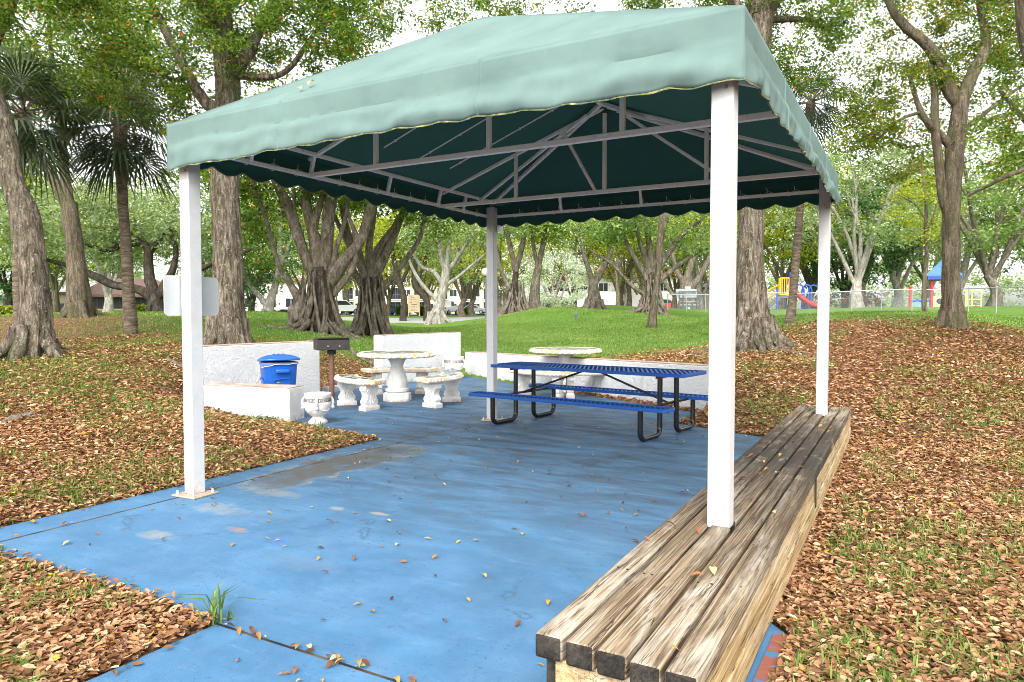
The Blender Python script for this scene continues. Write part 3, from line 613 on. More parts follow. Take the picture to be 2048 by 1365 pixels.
# dry leaf debris lying on the roof
def loose_leaf_mesh(name, mat, L=.07, Wd=.032, curl=.02, seed=0):
    r_ = np.random.default_rng(seed); mb = MB(); n = 7
    vs = []
    for i in range(n):
        t = i/(n-1); wd = Wd*math.sin(math.pi*min(1, t*1.05+.02))**.8*.5 + .0008; z = curl*(t*(1-t)*4*.6) + .010*t*t
        vs += [(t*L-L/2, -wd, z+.35*wd), (t*L-L/2, 0, z), (t*L-L/2, wd, z+.5*wd)]
    fs = []
    for i in range(n-1):
        a = i*3; fs += [(a, a+3, a+4, a+1), (a+1, a+4, a+5, a+2)]
    mb.add(vs, fs); mb.tube([(-L/2-.018, 0, .004), (-L/2, 0, .002)], .001, 4)
    return mb

# ------------------------------------------------------------------ wooden bench round two posts
bench = thing('wooden_bench', 'long weathered timber bench built of thick grey boards along the right edge of the patio', 'bench', (4.33, 2, 0), .0102)
def bpart(name, lo, hi, mat, bev=.012, end=True):
    c = (np.array(lo)+np.array(hi))/2; mb = MB(); mb.box(np.array(lo)-c, np.array(hi)-c)
    # give long boards a slight waviness
    o = mb.build(name, [M[mat], M['end_grain']], bench, bevel=bev, smooth=30); o.location = c - np.array((4.33, 2, 0))
    if end:
        for p in o.data.polygons:
            if abs(p.normal.y) > .9: p.material_index = 1
    return o
bx0, pw_, gap = 4.033, .103, .0165
rb = np.random.default_rng(2)
for i in range(5):
    xa = bx0 + i*(pw_+gap); xb = xa+pw_; e = rb.uniform(-.006, .006) - .011*i + .01; zt = HB + rb.uniform(-.003, .003)
    cuts = [(-1.66+e, 5.56+e*.5)]
    if i == 2: cuts = [(-1.66+e, -.062), (.062, L_-.062), (L_+.062, 5.56)]
    if i == 4: cuts = [(-1.66+e, 1.64), (1.652, 5.56)]
    if i == 0: cuts = [(-1.66+e, 3.6), (3.61, 5.57)]
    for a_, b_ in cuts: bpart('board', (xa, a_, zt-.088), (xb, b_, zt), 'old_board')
xr = bx0 + 5*pw_ + 4*gap
bpart('skirt_board', (xr-.052, -1.63, .165), (xr-.006, 1.62, HB-.092), 'skirt', .005); bpart('skirt_board', (xr-.052, 1.63, .165), (xr-.006, 5.52, HB-.092), 'skirt', .005)
bpart('skirt_board', (xr-.046, -1.62, .02), (xr+.0, 1.9, .160), 'skirt', .005); bpart('skirt_board', (xr-.046, 1.91, .02), (xr+.0, 5.51, .160), 'skirt', .005)
bpart('skirt_board', (bx0+.03, -1.62, .02), (bx0+.07, 5.5, HB-.092), 'skirt', .005)
for ya, yb in ((-1.625, -1.585), (5.48, 5.52)):
    for za, zb in ((.155, HB-.092), (.015, .150)): 
        c = np.array(((bx0+xr)/2-.005, (ya+yb)/2, (za+zb)/2)); mb = MB(); hw = (xr-bx0)/2-.072
        mb.box((-(yb-ya)/2, -hw, -(zb-za)/2), ((yb-ya)/2, hw, (zb-za)/2)); o = mb.build('end_board', M['skirt'], bench, bevel=.005); o.location = c-np.array((4.33, 2, 0)); o.rotation_euler = (0, 0, math.pi/2)
for yy in (-.9, .9, 2.6, 4.3): bpart('cross_beam', (bx0+.075, yy-.045, .01), (xr-.066, yy+.045, HB-.094), 'skirt', .004, False)
nail = None
for i in range(5):
    for yy in (-.9, .9, 2.6, 4.3):
        for q in (-.024, .026):
            x = bx0 + i*(pw_+gap) + pw_/2 + q + rb.normal(0, .004)
            if nail is None: mb = MB(); mb.lathe([(.0055, -.002), (.0055, .0008), (.003, .0014)], 8); nail = mb.build('nail_head', M['dark_metal'], bench); o = nail
            else: o = nail.copy(); COL.objects.link(o); o.parent = bench
            o.location = (x-4.33, yy+rb.normal(0, .012)-2, HB+.001)
mb = MB(); mb.box((4.614, 1.60, .12), (4.622, 1.64, .33)); o = mb.build('steel_strap', M['dark_metal'], bench, bevel=.002); o.location = (-4.33, -2, 0)

# ------------------------------------------------------------------ blue picnic table
TC = (1.48, 4.93); pt = thing('picnic_table', 'blue perforated steel picnic table with two attached benches on black pipe legs', 'picnic table', (TC[0], TC[1], 0), -.13)
def strand(P0, P1, sw):
    P0, P1 = np.array(P0), np.array(P1); d = P1-P0; n = np.array([-d[1], d[0], 0]); n = n/np.linalg.norm(n)*sw/2; t = np.array([0, 0, .008]); h = np.array([0, 0, .002])
    return [P0-n-t, P1-n-t, P1+n-h, P0+n-h, P0-n-t-h, P1-n-t-h, P1+n-2*h, P0+n-2*h]
def mesh_plank(name, Lh, w0, w1, z, parent):
    """expanded-metal plank: diamond lattice plus a rolled rounded edge"""
    rr = .05; pts = []
    for cx_, cy_, a0 in ((Lh-rr, w1-rr, 0), (-Lh+rr, w1-rr, 90), (-Lh+rr, w0+rr, 180), (Lh-rr, w0+rr, 270)):
        for k in range(7): a = math.radians(a0+15*k); pts.append((cx_+rr*math.cos(a), cy_+rr*math.sin(a)))
    mb = MB(); n = len(pts); vs = []
    for off, zz in ((0, z-.042), (0.0, z-.004), (-.004, z), (-.022, z), (-.024, z-.006), (-.020, z-.042)):
        for i, (x, y) in enumerate(pts):
            d = Vector((x - max(-Lh+rr, min(Lh-rr, x)), y - max(w0+rr, min(w1-rr, y)), 0)); d = d.normalized() if d.length > 1e-6 else Vector((0, 0, 0))
            vs.append((x+d.x*off, y+d.y*off, zz))
    fs = [(k*n+i, k*n+(i+1) % n, (k+1)*n+(i+1) % n, (k+1)*n+i) for k in range(5) for i in range(n)] + [(5*n+i, 5*n+(i+1) % n, (i+1) % n, i) for i in range(n)]
    mb.add(vs, fs); rim = mb.build(name, M['blue_coat'], parent, smooth=50)
    m2 = MB(); wdt = (w1-w0)-.04; cy0 = (w0+w1)/2
    for sl, pitch, sw, dz in ((.55, .066, .024, 0), (-.55, .066, .020, -.003)):
        x = -Lh-wdt
        while x < Lh+wdt:
            a_, b_ = (x-sl*wdt/2, cy0+wdt/2), (x+sl*wdt/2, cy0-wdt/2); ts = []
            for t_ in (0, 1): pass
            dxx = b_[0]-a_[0]; lo_, hi_ = 0.0, 1.0; L0, L1 = -Lh+.022, Lh-.022
            if abs(dxx) > 1e-9:
                u0, u1 = sorted(((L0-a_[0])/dxx, (L1-a_[0])/dxx)); lo_, hi_ = max(0, u0), min(1, u1)
            if hi_-lo_ > .08:
                P0 = (a_[0]+dxx*lo_, a_[1]-wdt*lo_, z-.007+dz); P1 = (a_[0]+dxx*hi_, a_[1]-wdt*hi_, z-.007+dz); m2.sqtube(P0, P1, .004, h=sw) if False else m2.add(strand(P0, P1, sw), [(0, 1, 2, 3), (7, 6, 5, 4), (0, 4, 5, 1), (1, 5, 6, 2), (2, 6, 7, 3), (3, 7, 4, 0)])
            x += pitch
    m2.build('lattice', M['blue_coat'], rim, smooth=0)
    return rim
mesh_plank('tabletop', 1.46, -.37, .37, .80, pt)
mesh_plank('seat', 1.46, -.85, -.565, .437, pt); mesh_plank('seat', 1.46, .565, .85, .437, pt)
for sx in (-1, 1):
    for sy in (-1, 1):
        X_ = 1.10*sx + .03*sy; r_ = .032; q = .10
        path = [(X_, sy*.175, .757), (X_, sy*.175, .45), (X_, sy*.175, .12)]
        for k in range(1, 7): a = math.radians(15*k); path.append((X_, sy*(.175+q-q*math.cos(a)), .12-(.12-r_)*math.sin(a)))
        path += [(X_, sy*(.70-q), r_)]
        for k in range(1, 7): a = math.radians(15*k); path.append((X_, sy*(.70-q+q*math.sin(a)), r_+(.12-r_)*(1-math.cos(a))))
        path += [(X_, sy*.70, .393)]
        mb = MB(); mb.tube(path, r_, 12); mb.build('leg', M['black_coat'], pt)
    mb = MB(); mb.sqtube((1.10*sx, -.72, .40), (1.10*sx, .72, .40), .03); mb.build('cross_bar', M['black_coat'], pt)
    mb = MB(); mb.sqtube((1.10*sx, -.33, .745), (1.10*sx, .33, .745), .035); mb.build('top_bar', M['black_coat'], pt)
    mb = MB(); mb.tube([(1.10*sx, 0, .405), (.10*sx, 0, .752)], .014, 10); mb.build('diagonal_brace', M['black_coat'], pt)

# ------------------------------------------------------------------ stucco walls round the patio
def wall_obj(name, P, Q, z0, zP, zQ, th, label, cat='wall'):
    P, Q = np.array(P[:2], float), np.array(Q[:2], float); d = Q-P; Ln = np.hypot(*d); ang = math.atan2(d[1], d[0])
    t = thing(name, label, cat, (P[0], P[1], 0), ang); mb = MB()
    nx, nzz, ny = max(4, int(Ln/.25)), 8, 3
    poly = [(0, z0), (Ln, z0), (Ln, zQ), (0, zP)]
    Mx = Matrix(((1, 0, 0, 0), (0, 0, 1, 0), (0, 1, 0, 0), (0, 0, 0, 1)))
    mb.prism([(x, z) for x, z in poly], 0, th, Mx)
    o = mb.build('wall_body', M['stucco'], t, smooth=0, bevel=.015)
    mb = MB(); mb.prism([(.006, zP+.002), (Ln-.006, zQ+.002), (Ln-.006, zQ+.012), (.006, zP+.012)], .006, th-.006, Mx); mb.build('wall_top', M['wall_cap'], t, smooth=0, bevel=.004)
    return t
wall_obj('planter_wall', (-3.90, 2.86), (-2.38, 3.27), -.1, .475, .465, .40, 'low white stucco wall in front of the blue bin with a dirty flat top')
wall_obj('planter_wall', (-4.42, 3.3), (-4.42, 5.93), -.1, 1.0, 1.0, .30, 'tall white stucco wall behind the blue bin below the thick tree trunk')
wall_obj('planter_wall', BW0, BW1, -.1, 1.06, 1.06, .24, 'tall white stucco wall at the back of the patio behind the round table')
d_ = (LWE-LWL)[:2]; wall_obj('planter_wall', LWL, LWE, -.1, .57, .725, .28, 'long low white stucco wall along the back of the patio behind the blue table')
def curb(name, pts, label):
    mb = MB()
    for a_, b_ in zip(pts[:-1], pts[1:]):
        mb.sqtube((a_[0], a_[1], -.0), (b_[0], b_[1], -.0), .16, h=.22)
    return tag(mb.build(name, M['concrete'], bevel=.02), label, 'kerb')
curb('concrete_curb', [(-4.65, 6.3), (-4.75, 8.0)], 'grey concrete kerb closing the patio gap behind the grill')
mb = MB(); mb.box((-4.9, 2.1, -.05), (-4.45, 2.45, .10)); tag(mb.build('concrete_block', M['slab'], bevel=.02), 'small blue painted concrete block left of the low wall', 'block')

# ------------------------------------------------------------------ cast stone tables, benches, urns
def stone_table(c, rz, rad, zt, label):
    t = thing('stone_table', label, 'table', (c[0], c[1], 0), rz, 'round stone tables with mosaic tops')
    mb = MB(); R_ = rad
    mb.lathe([(R_-.10, zt-.085), (R_-.035, zt-.085), (R_-.015, zt-.07), (R_-.02, zt-.012), (R_-.035, zt), (R_-.085, zt), (R_-.09, zt-.008)], 64)
    top = mb.build('tabletop', M['rim_stone'], t)
    nb = 36; mb = MB()
    for k in range(nb): a = 2*math.pi*k/nb; mb.ball(((R_-.020)*math.cos(a), (R_-.020)*math.sin(a), zt-.047), .031, 10, 0, (.75, 1.1, .9))
    mb.build('beaded_rim', M['stone'], top)
    mb = MB(); mb.lathe([(R_-.092, zt-.02), (R_-.092, zt-.004)], 64); mb.build('mosaic', M['mosaic'], top)
    mb = MB(); n = 48; prof = [(.235, .0), (.235, .13), (.20, .145), (.175, .155), (.205, .165), (.205, .205), (.165, .22), (.16, .235), (.185, .30), (.165, .40), (.125, .52), (.105, .60), (.115, .66), (.16, .715), (.215, .735), (.22, .752)]
    ang = np.linspace(0, 2*np.pi, n, endpoint=False); vs = []
    for r_, z in prof:
        zz = z*zt/.84; tw = 1.7*max(0, (z-.24))/.5; k = .045 if .24 < z < .70 else 0
        rr = r_*(1+k*np.cos(8*(ang-tw)))*(1.0 if z > .15 else (1+.05*np.cos(8*ang)))
        vs.append(np.stack([rr*np.cos(ang), rr*np.sin(ang), np.full(n, zz)], 1))
    kk = len(prof); mb.add(np.concatenate(vs), [(i*n+j, i*n+(j+1) % n, (i+1)*n+(j+1) % n, (i+1)*n+j) for i in range(kk-1) for j in range(n)] + [tuple(range(n-1, -1, -1)), tuple((kk-1)*n+j for j in range(n))])
    mb.build('pedestal', M['stone'], t, smooth=50); return t
C1, C2 = (-2.64, 5.98), (-.72, 8.80)
stone_table(C1, 0, .68, .85, 'round stone table with bare twisted pedestal in front of the tall back wall')
stone_table(C2, .7, .71, .84, 'round stone table with beaded rim half hidden behind the blue picnic table')
def scroll_leg(parent, a, rm, zt, label=None):
    """slab leg with scrolled outline, wide across the seat, at polar angle a"""
    prof = [(.150, 0), (.155, .075), (.130, .085), (.120, .11), (.142, .135), (.135, .17), (.105, .215), (.098, .255), (.118, .31), (.150, .355), (.152, .40), (.128, .43), (.145, .44), (.145, .448)]
    poly = [(r_, z) for r_, z in prof] + [(-r_, z) for r_, z in prof[::-1]]
    Mx = Matrix(((1, 0, 0, 0), (0, 0, 1, 0), (0, 1, 0, 0), (0, 0, 0, 1)))
    mb = MB(); k = zt/.448; mb.prism([(x, z*k) for x, z in poly], -.062, .062, Mx)
    mb.box((-.16, -.075, 0), (.16, .075, .068))
    for sy in (-1, 1):                                  # carved scrolls in relief
        for cx_, cz_, r0 in ((.045, .33, .06), (-.05, .20, .055), (.03, .15, .035)):
            th = np.linspace(0, 3.2*math.pi, 26); rr = r0*(1-th/(3.6*math.pi))
            mb.tube(np.stack([cx_+rr*np.cos(th), np.full(26, sy*.063), cz_*k+rr*np.sin(th)], 1), .009, 6)
        for q in range(3): mb.tube([(-.09+.06*q, sy*.063, .30*k), (-.07+.05*q, sy*.066, .24*k), (-.02+.03*q, sy*.063, .12*k)], .010, 6)
    o = mb.build('leg', M['stone'], parent, smooth=35, bevel=.01); o.location = (rm*math.cos(a), rm*math.sin(a), 0); o.rotation_euler = (0, 0, a)
    return o
def stone_bench(c, a0, label, ri=.88, ro=1.27, half=.60, zt=.49, group='curved stone benches with mosaic seats'):
    t = thing('stone_bench', label, 'bench', (c[0], c[1], 0), a0, group)
    def sector(i, o_, h, n=28):
        A = np.linspace(-h, h, n); return [(o_*math.cos(a), o_*math.sin(a)) for a in A] + [(i*math.cos(a), i*math.sin(a)) for a in A[::-1]]
    mb = MB(); mb.prism(sector(ri, ro, half), zt-.085, zt); seat = mb.build('seat', M['rim_stone'], t, smooth=30, bevel=.022, seg=3)
    mb = MB()
    for k in range(22): a = -half+.03+(2*half-.06)*k/21; mb.ball(((ro-.006)*math.cos(a), (ro-.006)*math.sin(a), zt-.047), .027, 10, 0, (.7, 1.1, .9))
    mb.build('beaded_rim', M['stone'], seat)
    mb = MB(); mb.prism(sector(ri+.07, ro-.07, half-.075), zt-.01, zt+.004); mb.build('mosaic', M['mosaic'], seat)
    for s in (-1, 1): scroll_leg(t, s*half*.66, (ri+ro)/2, zt-.086)
    return t
stone_bench((-2.22, 5.84), math.radians(-113), 'curved stone bench nearest the urn with dark mosaic seat')
stone_bench((-2.62, 5.73), math.radians(12), 'curved stone bench with pale mosaic seat right of the bare round table')
stone_bench((-2.70, 6.05), math.radians(126), 'curved stone bench behind the bare round table, seen past its pedestal', half=.62)
stone_bench((-.49, 8.67), math.radians(-103), 'curved stone bench behind the left end of the blue picnic table')
stone_bench(C2, math.radians(-38), 'curved stone bench seen under the right half of the blue table')
def urn(loc, s, rz, label):
    t = thing('stone_urn', label, 'urn', loc, rz, 'white stone planter urns'); t.scale = (s, s, s); mb = MB()
    mb.lathe([(.125, 0), (.13, .012), (.128, .035), (.10, .06), (.075, .085), (.072, .10), (.10, .115), (.145, .155), (.172, .215), (.178, .265), (.176, .30), (.172, .305), (.172, .36), (.18, .375), (.184, .40), (.182, .418), (.165, .42), (.155, .40), (.150, .30), (.10, .22), (.01, .2)], 48)
    b = mb.build('bowl', M['stone'], t, smooth=45)
    mb = MB()                                            # greek key band
    for k in range(18):
        a = 2*math.pi*k/18
        def P(u, z): aa = a + u*2*math.pi/18; return (.1745*math.cos(aa), .1745*math.sin(aa), z)
        pts = [P(0, .312), P(0, .352), P(.75, .352), P(.75, .325), P(.4, .325), P(.4, .338)]
        for p_, q_ in zip(pts[:-1], pts[1:]): mb.sqtube(p_, q_, .008)
        mb.sqtube(P(0, .312), P(1, .312), .008)
    mb.build('key_band', M['key_grey'], b)
    for k in range(4):                                   # handles ending in rings
        a = 2*math.pi*k/4 + .4; ca, sa = math.cos(a), math.sin(a); mb = MB()
        mb.tube([(.176*ca, .176*sa, .37), (.198*ca, .198*sa, .33), (.205*ca, .205*sa, .28), (.19*ca, .19*sa, .235)], [.014, .018, .02, .012], 8)
        mb.ball((.20*ca, .20*sa, .225), .026, 10); mb.build('handle', M['stone'], b)
        th = np.linspace(0, math.pi, 12); mb = MB(); a2 = a + math.pi/4*0
        mb.tube([((.172-.01*math.sin(x))*math.cos(a+math.pi/2*x/math.pi), (.172-.01*math.sin(x))*math.sin(a+math.pi/2*x/math.pi), .235-.05*math.sin(x)) for x in th], .008, 6); mb.build('swag', M['stone'], b)
    return t
urn((-1.93, 3.36, 0), 1.0, .3, 'small white stone urn with dark key pattern standing beside the low wall')
p = at(908, 745, 16.6); urn((p[0], p[1], 0), 1.25, 0, 'white stone urn standing by the back wall beyond the round table')

# ------------------------------------------------------------------ trash can, grill, sign on the post
tc = thing('trash_can', 'blue lidded plastic trash can with clear liner between the white walls', 'trash can', (-3.50, 4.10, 0), -.55)
mb = MB(); n = 40
def rrect(hw, hd, p=5): A = np.linspace(0, 2*np.pi, n, endpoint=False); c_, s_ = np.cos(A), np.sin(A); return np.stack([hw*np.sign(c_)*np.abs(c_)**(2/p), hd*np.sign(s_)*np.abs(s_)**(2/p)], 1)
lv = [(.23, .21, 0), (.235, .215, .03), (.285, .26, .70), (.292, .267, .72), (.30, .275, .725), (.30, .275, .755), (.285, .26, .757)]
vs = np.concatenate([np.column_stack([rrect(a, b, 4), np.full(n, z)]) for a, b, z in lv]); k = len(lv)
mb.add(vs, [(i*n+j, i*n+(j+1) % n, (i+1)*n+(j+1) % n, (i+1)*n+j) for i in range(k-1) for j in range(n)] + [tuple(range(n-1, -1, -1)), tuple((k-1)*n+j for j in range(n))])
body = mb.build('bin_body', M['blue_plastic'], tc, smooth=50)
mb = MB(); mb.tube([(-.15, -.252, .48), (-.06, -.262, .515), (.06, -.262, .50), (.16, -.25, .44)], .012, 8); mb.tube([(.281, -.12, .2), (.292, -.12, .5), (.292, .10, .52), (.28, .11, .2)], .010, 8); mb.build('moulded_rib', M['blue_plastic'], body)
for s in (-1, 1):
    mb = MB(); mb.box((.285*s-.01, -.10, .60), (.285*s+.055*s+.01, .10, .66)); mb.build('handle', M['blue_plastic'], body, bevel=.015)
mb = MB(); lid = [(.335, .0), (.345, .012), (.34, .03), (.30, .055), (.20, .088), (.08, .10), (.001, .102)]
vs = np.concatenate([np.column_stack([rrect(r_*.98, r_*.9, 3), np.full(n, z)]) for r_, z in lid]); k = len(lid)
mb.add(vs, [(i*n+j, i*n+(j+1) % n, (i+1)*n+(j+1) % n, (i+1)*n+j) for i in range(k-1) for j in range(n)] + [tuple(range(n-1, -1, -1))])
lo_ = mb.build('lid', M['blue_plastic'], tc, smooth=40); lo_.location = (.02, 0, .775); lo_.rotation_euler = (0, -.06, 0)
for s in (-1, 0, 1):
    mb = MB(); mb.tube([(-.22, .06*s, .085), (0, .075*s, .105), (.22, .06*s, .085)], .009, 6); mb.build('lid_rib', M['blue_plastic'], lo_)
g = G('clear_bin_liner'); g.fin((.75, .78, .85), .2); tr = g.nt.nodes.new('ShaderNodeBsdfTransparent'); mx = g.nt.nodes.new('ShaderNodeMixShader'); mx.inputs[0].default_value = .10
g.link(tr.outputs[0], mx.inputs[1]); g.link(g.b.outputs[0], mx.inputs[2]); g.link(mx.outputs[0], g.out.inputs[0])
mb = MB(); rl = np.random.default_rng(8); ring = rrect(.308, .283, 4); A = np.linspace(0, 2*np.pi, n, endpoint=False); hang = .07+.05*np.sin(A-2.2)+rl.uniform(-.008, .008, n)
vs = np.concatenate([np.column_stack([ring, np.full(n, .765)]), np.column_stack([ring*1.02, .765-hang*.5]), np.column_stack([ring*1.012, .765-hang])])
mb.add(vs, [(i*n+j, i*n+(j+1) % n, (i+1)*n+(j+1) % n, (i+1)*n+j) for i in range(2) for j in range(n)]); ln_ = mb.build('bin_liner', g.mat, tc)
mb = MB(); mb.tube(np.vstack([vs[2*n:], vs[2*n:2*n+1]]), .004, 6); mb.build('liner_hem', M['white_cloth'], ln_)
mb = MB()                                               # three chasing arrows
for k in range(3):
    a = math.radians(90+120*k); c_ = (math.cos(a)*.022, math.sin(a)*.022)
    th = np.linspace(a-.9, a+.9, 8); arc = [(-.175+.04*math.cos(t), -.268, .565+.04*math.sin(t)) for t in th]; mb.tube(arc, .0062, 6)
    e = arc[-1]; d2 = (-math.sin(th[-1]), math.cos(th[-1])); nn = (-d2[1], d2[0])
    mb.add([(e[0]+nn[0]*.014, -.271, e[2]+nn[1]*.014), (e[0]-nn[0]*.014, -.271, e[2]-nn[1]*.014), (e[0]+d2[0]*.02, -.271, e[2]+d2[1]*.02)], [(0, 1, 2)])
mb.build('recycling_arrows', M['white_cloth'], body)

gp = at(663, 700, 12.6); gr_ = thing('park_grill', 'dark steel charcoal grill on a rusty pipe post behind the white wall', 'grill', (gp[0], gp[1], 0), .95)
mb = MB(); mb.tube([(0, 0, -.05), (0, 0, .84)], .045, 14); mb.build('post', M['rust_pipe'], gr_)
mb = MB(); mb.lathe([(.075, .80), (.08, .86), (.06, .88)], 14); mb.build('collar', M['dark_metal'], gr_)
mb = MB(); t_ = .012
mb.box((-.28, -.20, .88), (.28, .20, .895)); mb.box((-.28, -.20, .895), (-.268, .20, 1.075)); mb.box((.268, -.20, .895), (.28, .20, 1.075)); mb.box((-.268, .188, .895), (.268, .20, 1.075)); mb.box((-.268, -.20, .895), (.268, -.188, 1.06))
fb = mb.build('firebox', M['dark_metal'], gr_, bevel=.004)
mb = MB(); mb.box((-.275, -.195, 1.078), (.275, .195, 1.09)); mb.build('cover_plate', M['black_coat'], fb, bevel=.003)
for s in (-1, 1):
    mb = MB(); mb.tube([(.10*s, -.20, .95), (.10*s, -.235, .95)], .012, 8); mb.build('knob', M['galv'], fb)

sp = thing('sign_plate', 'back of a blank white metal sign with rounded corners fixed to the left front post', 'sign', (-.068, .055, 1.655))
mb = MB(); pts = []
for cx_, cz_, a0 in ((.26-.04, .165-.04, 0), (-.26+.04, .165-.04, 90), (-.26+.04, -.165+.04, 180), (.26-.04, -.165+.04, 270)):
    for k in range(7): a = math.radians(a0+15*k); pts.append((cx_+.04*math.cos(a), cz_+.04*math.sin(a)))
Mx = Matrix(((0, 0, 1, 0), (1, 0, 0, 0), (0, 1, 0, 0), (0, 0, 0, 1))); mb.prism(pts, -.004, 0, Mx); pl_ = mb.build('metal_sheet', M['alu'], sp, bevel=.001)
for zz in (-.12, .12):
    mb = MB(); mb.tube([(-.012, -.055, zz), (.006, -.055, zz)], .007, 8); mb.build('bolt', M['galv'], pl_)

# ------------------------------------------------------------------ foliage and trees
def leaf_cloud(name, centers, n_per, spread, Ls, Ws, mat, rng, parent=None, droop=.25, flat=.6, tone=None):
    C_ = np.asarray(centers, float); Mn = len(C_); N = Mn*n_per
    off = rng.normal(size=(N, 3)); off /= (np.linalg.norm(off, axis=1)[:, None]+1e-9); off *= rng.uniform(0, 1, (N, 1))**.5
    ctone = rng.uniform(-.16, .16, Mn) if tone is None else tone
    sp = np.repeat(rng.uniform(.65, 1.25, Mn), n_per)[:, None]*spread
    P = np.repeat(C_, n_per, 0) + off*sp*np.array([1, 1, flat])
    az = rng.uniform(0, 2*np.pi, N); el = rng.normal(-droop, .45, N)
    d = np.stack([np.cos(az)*np.cos(el), np.sin(az)*np.cos(el), np.sin(el)], 1)
    nr = rng.normal(size=(N, 3))*.55 + np.array([0, 0, 1.0]); s = np.cross(d, nr); s /= (np.linalg.norm(s, axis=1)[:, None]+1e-9); up = np.cross(s, d)
    L = Ls*rng.uniform(.7, 1.25, N)[:, None]; Wd = Ws*rng.uniform(.7, 1.2, N)[:, None]
    V = np.empty((N, 4, 3)); V[:, 0] = P; V[:, 1] = P + d*L*.45 + s*Wd*.5 + up*Wd*.12; V[:, 2] = P + d*L - up*L*.08; V[:, 3] = P + d*L*.45 - s*Wd*.5 + up*Wd*.12
    i4 = np.arange(N)[:, None]*4; F = np.concatenate([i4 + np.array([[0, 1, 2]]), i4 + np.array([[0, 2, 3]])])
    rnd = np.clip(rng.beta(1.6, 1.9, N)*.92 + np.repeat(ctone, n_per) + (rng.uniform(0, 1, N) > .975)*.5, 0, 1)
    return mass_mesh(name, V.reshape(-1, 3), F, {'rnd': np.repeat(rnd, 4)}, mat, parent)

def twigs(mb, limbs, clumps, rng, rmax=.035, zmin=0.0, sides=5):
    nodes = np.vstack([l for l in limbs]); nodes = nodes[nodes[:, 2] > zmin]
    d0 = np.array([np.min(((nodes[:, :3]-c)**2).sum(1)) for c in clumps]); order = np.argsort(d0)
    NP = [nodes[:, :3]]; NR = [nodes[:, 3]]; allp = nodes[:, :3].copy(); allr = nodes[:, 3].copy()
    for q in order:
        c = clumps[q]; dd = ((allp-c)**2).sum(1); k = int(np.argmin(dd + .0)); a = allp[k]; ln = math.sqrt(dd[k])
        if ln < .08: continue
        r0 = min(allr[k]*.75, .013 + .017*ln, rmax); m1 = a*.66+c*.34 + rng.normal(size=3)*.10*ln + np.array([0, 0, .09*ln]); m2 = a*.33+c*.67 + rng.normal(size=3)*.07*ln + np.array([0, 0, .08*ln])
        path = cat_rom([a, m1, m2, c], 3); rr = np.linspace(r0, max(.004, r0*.3), len(path)); mb.tube(path, rr, sides, cap=False)
        allp = np.vstack([allp, path[2:]]); allr = np.concatenate([allr, rr[2:]])

def clumps_px(specs, rng):
    out = []
    for px, py, D, rx, ry, rd, n in specs:
        c = at(px, py, D); u = rng.normal(size=(n, 3)); u /= np.linalg.norm(u, axis=1)[:, None]; u *= rng.uniform(.15, 1, (n, 1))**.45
        out.append(c + u[:, :1]*RT*rx*D/FPX + u[:, 1:2]*UP*ry*D/FPX + u[:, 2:]*FW*rd)
    return np.vstack(out)
def limb_px(pts, D, n=7):
    """pts: (px, py, width_px[, depth offset])"""
    out = []
    for p in pts:
        dd = D + (p[3] if len(p) > 3 else 0); q = at(p[0], p[1], dd); out.append((q[0], q[1], q[2], p[2]/2*dd/FPX))
    return cat_rom(out, n)
def wob_tube(mb, path4, rng, n=20, amp=.06, flare=0, base_z=None, lobes=5, fl_h=.45):
    """limb with knobbly, fluted cross-section and a flared foot"""
    P, r = path4[:, :3], path4[:, 3]; k = len(P); T = np.gradient(P, axis=0); T /= np.linalg.norm(T, axis=1)[:, None]+1e-9
    ref = np.array([1.0, 0, 0]) if abs(T[0][0]) < .7 else np.array([0, 1.0, 0]); U = np.cross(T[0], np.cross(ref, T[0])); U /= np.linalg.norm(U)
    ang = np.linspace(0, 2*np.pi, n, endpoint=False); ph = rng.uniform(0, 6.28, 4); vs = []
    lph = rng.uniform(0, 6.28); la = rng.uniform(.5, 1, lobes)
    for i in range(k):
        U = U - T[i]*(U @ T[i]); U /= np.linalg.norm(U)+1e-9; Vv_ = np.cross(T[i], U); h = 0 if base_z is None else max(0, P[i][2]-base_z)
        s = i*.45; m = 1 + amp*(np.sin(2*ang+ph[0]+s*.5)+.7*np.sin(3*ang+ph[1]-s*.7)+.5*np.sin(5*ang+ph[2]+s)) + rng.normal(0, amp*.25, n)
        if flare:
            lob = np.maximum(0, np.cos(lobes*(ang-lph)/1.0))**1.5
            m = m + flare*math.exp(-h/fl_h)*(.35+.9*lob) + .10*math.exp(-h/1.4)*lob
        vs.append(P[i] + (r[i]*m)[:, None]*(np.cos(ang)[:, None]*U + np.sin(ang)[:, None]*Vv_))
    mb.add(np.concatenate(vs), [(i*n+j, i*n+(j+1) % n, (i+1)*n+(j+1) % n, (i+1)*n+j) for i in range(k-1) for j in range(n)] + [tuple(range(n-1, -1, -1)), tuple((k-1)*n+j for j in range(n))])
def roots(mb, base, r, rng, count=8, reach=1.0, hgt=.55, rad=.10, span=None):
    for q in range(count):
        a = rng.uniform(0, 2*np.pi) if span is None else span[0] + (span[1]-span[0])*(q+rng.uniform(.2, .8))/count
        if span is None: a = 2*np.pi*(q+rng.uniform(-.25, .25))/count
        ca, sa = math.cos(a), math.sin(a); R_ = reach*rng.uniform(.55, 1.3); pts = []
        for t in np.linspace(0, 1, 7):
            rr = r*.72 + (R_)*t**1.25 ; aa = a + .25*rng.normal()*t*.5; x, y = base[0]+rr*math.cos(aa), base[1]+rr*math.sin(aa)
            z = gz(x, y) + hgt*(1-t)**2.6 - .03 - .05*t; pts.append((x, y, z, rad*(1-.72*t)*rng.uniform(.85, 1.15)))
        wob_tube(mb, cat_rom(pts, 4), rng, 9, .08)

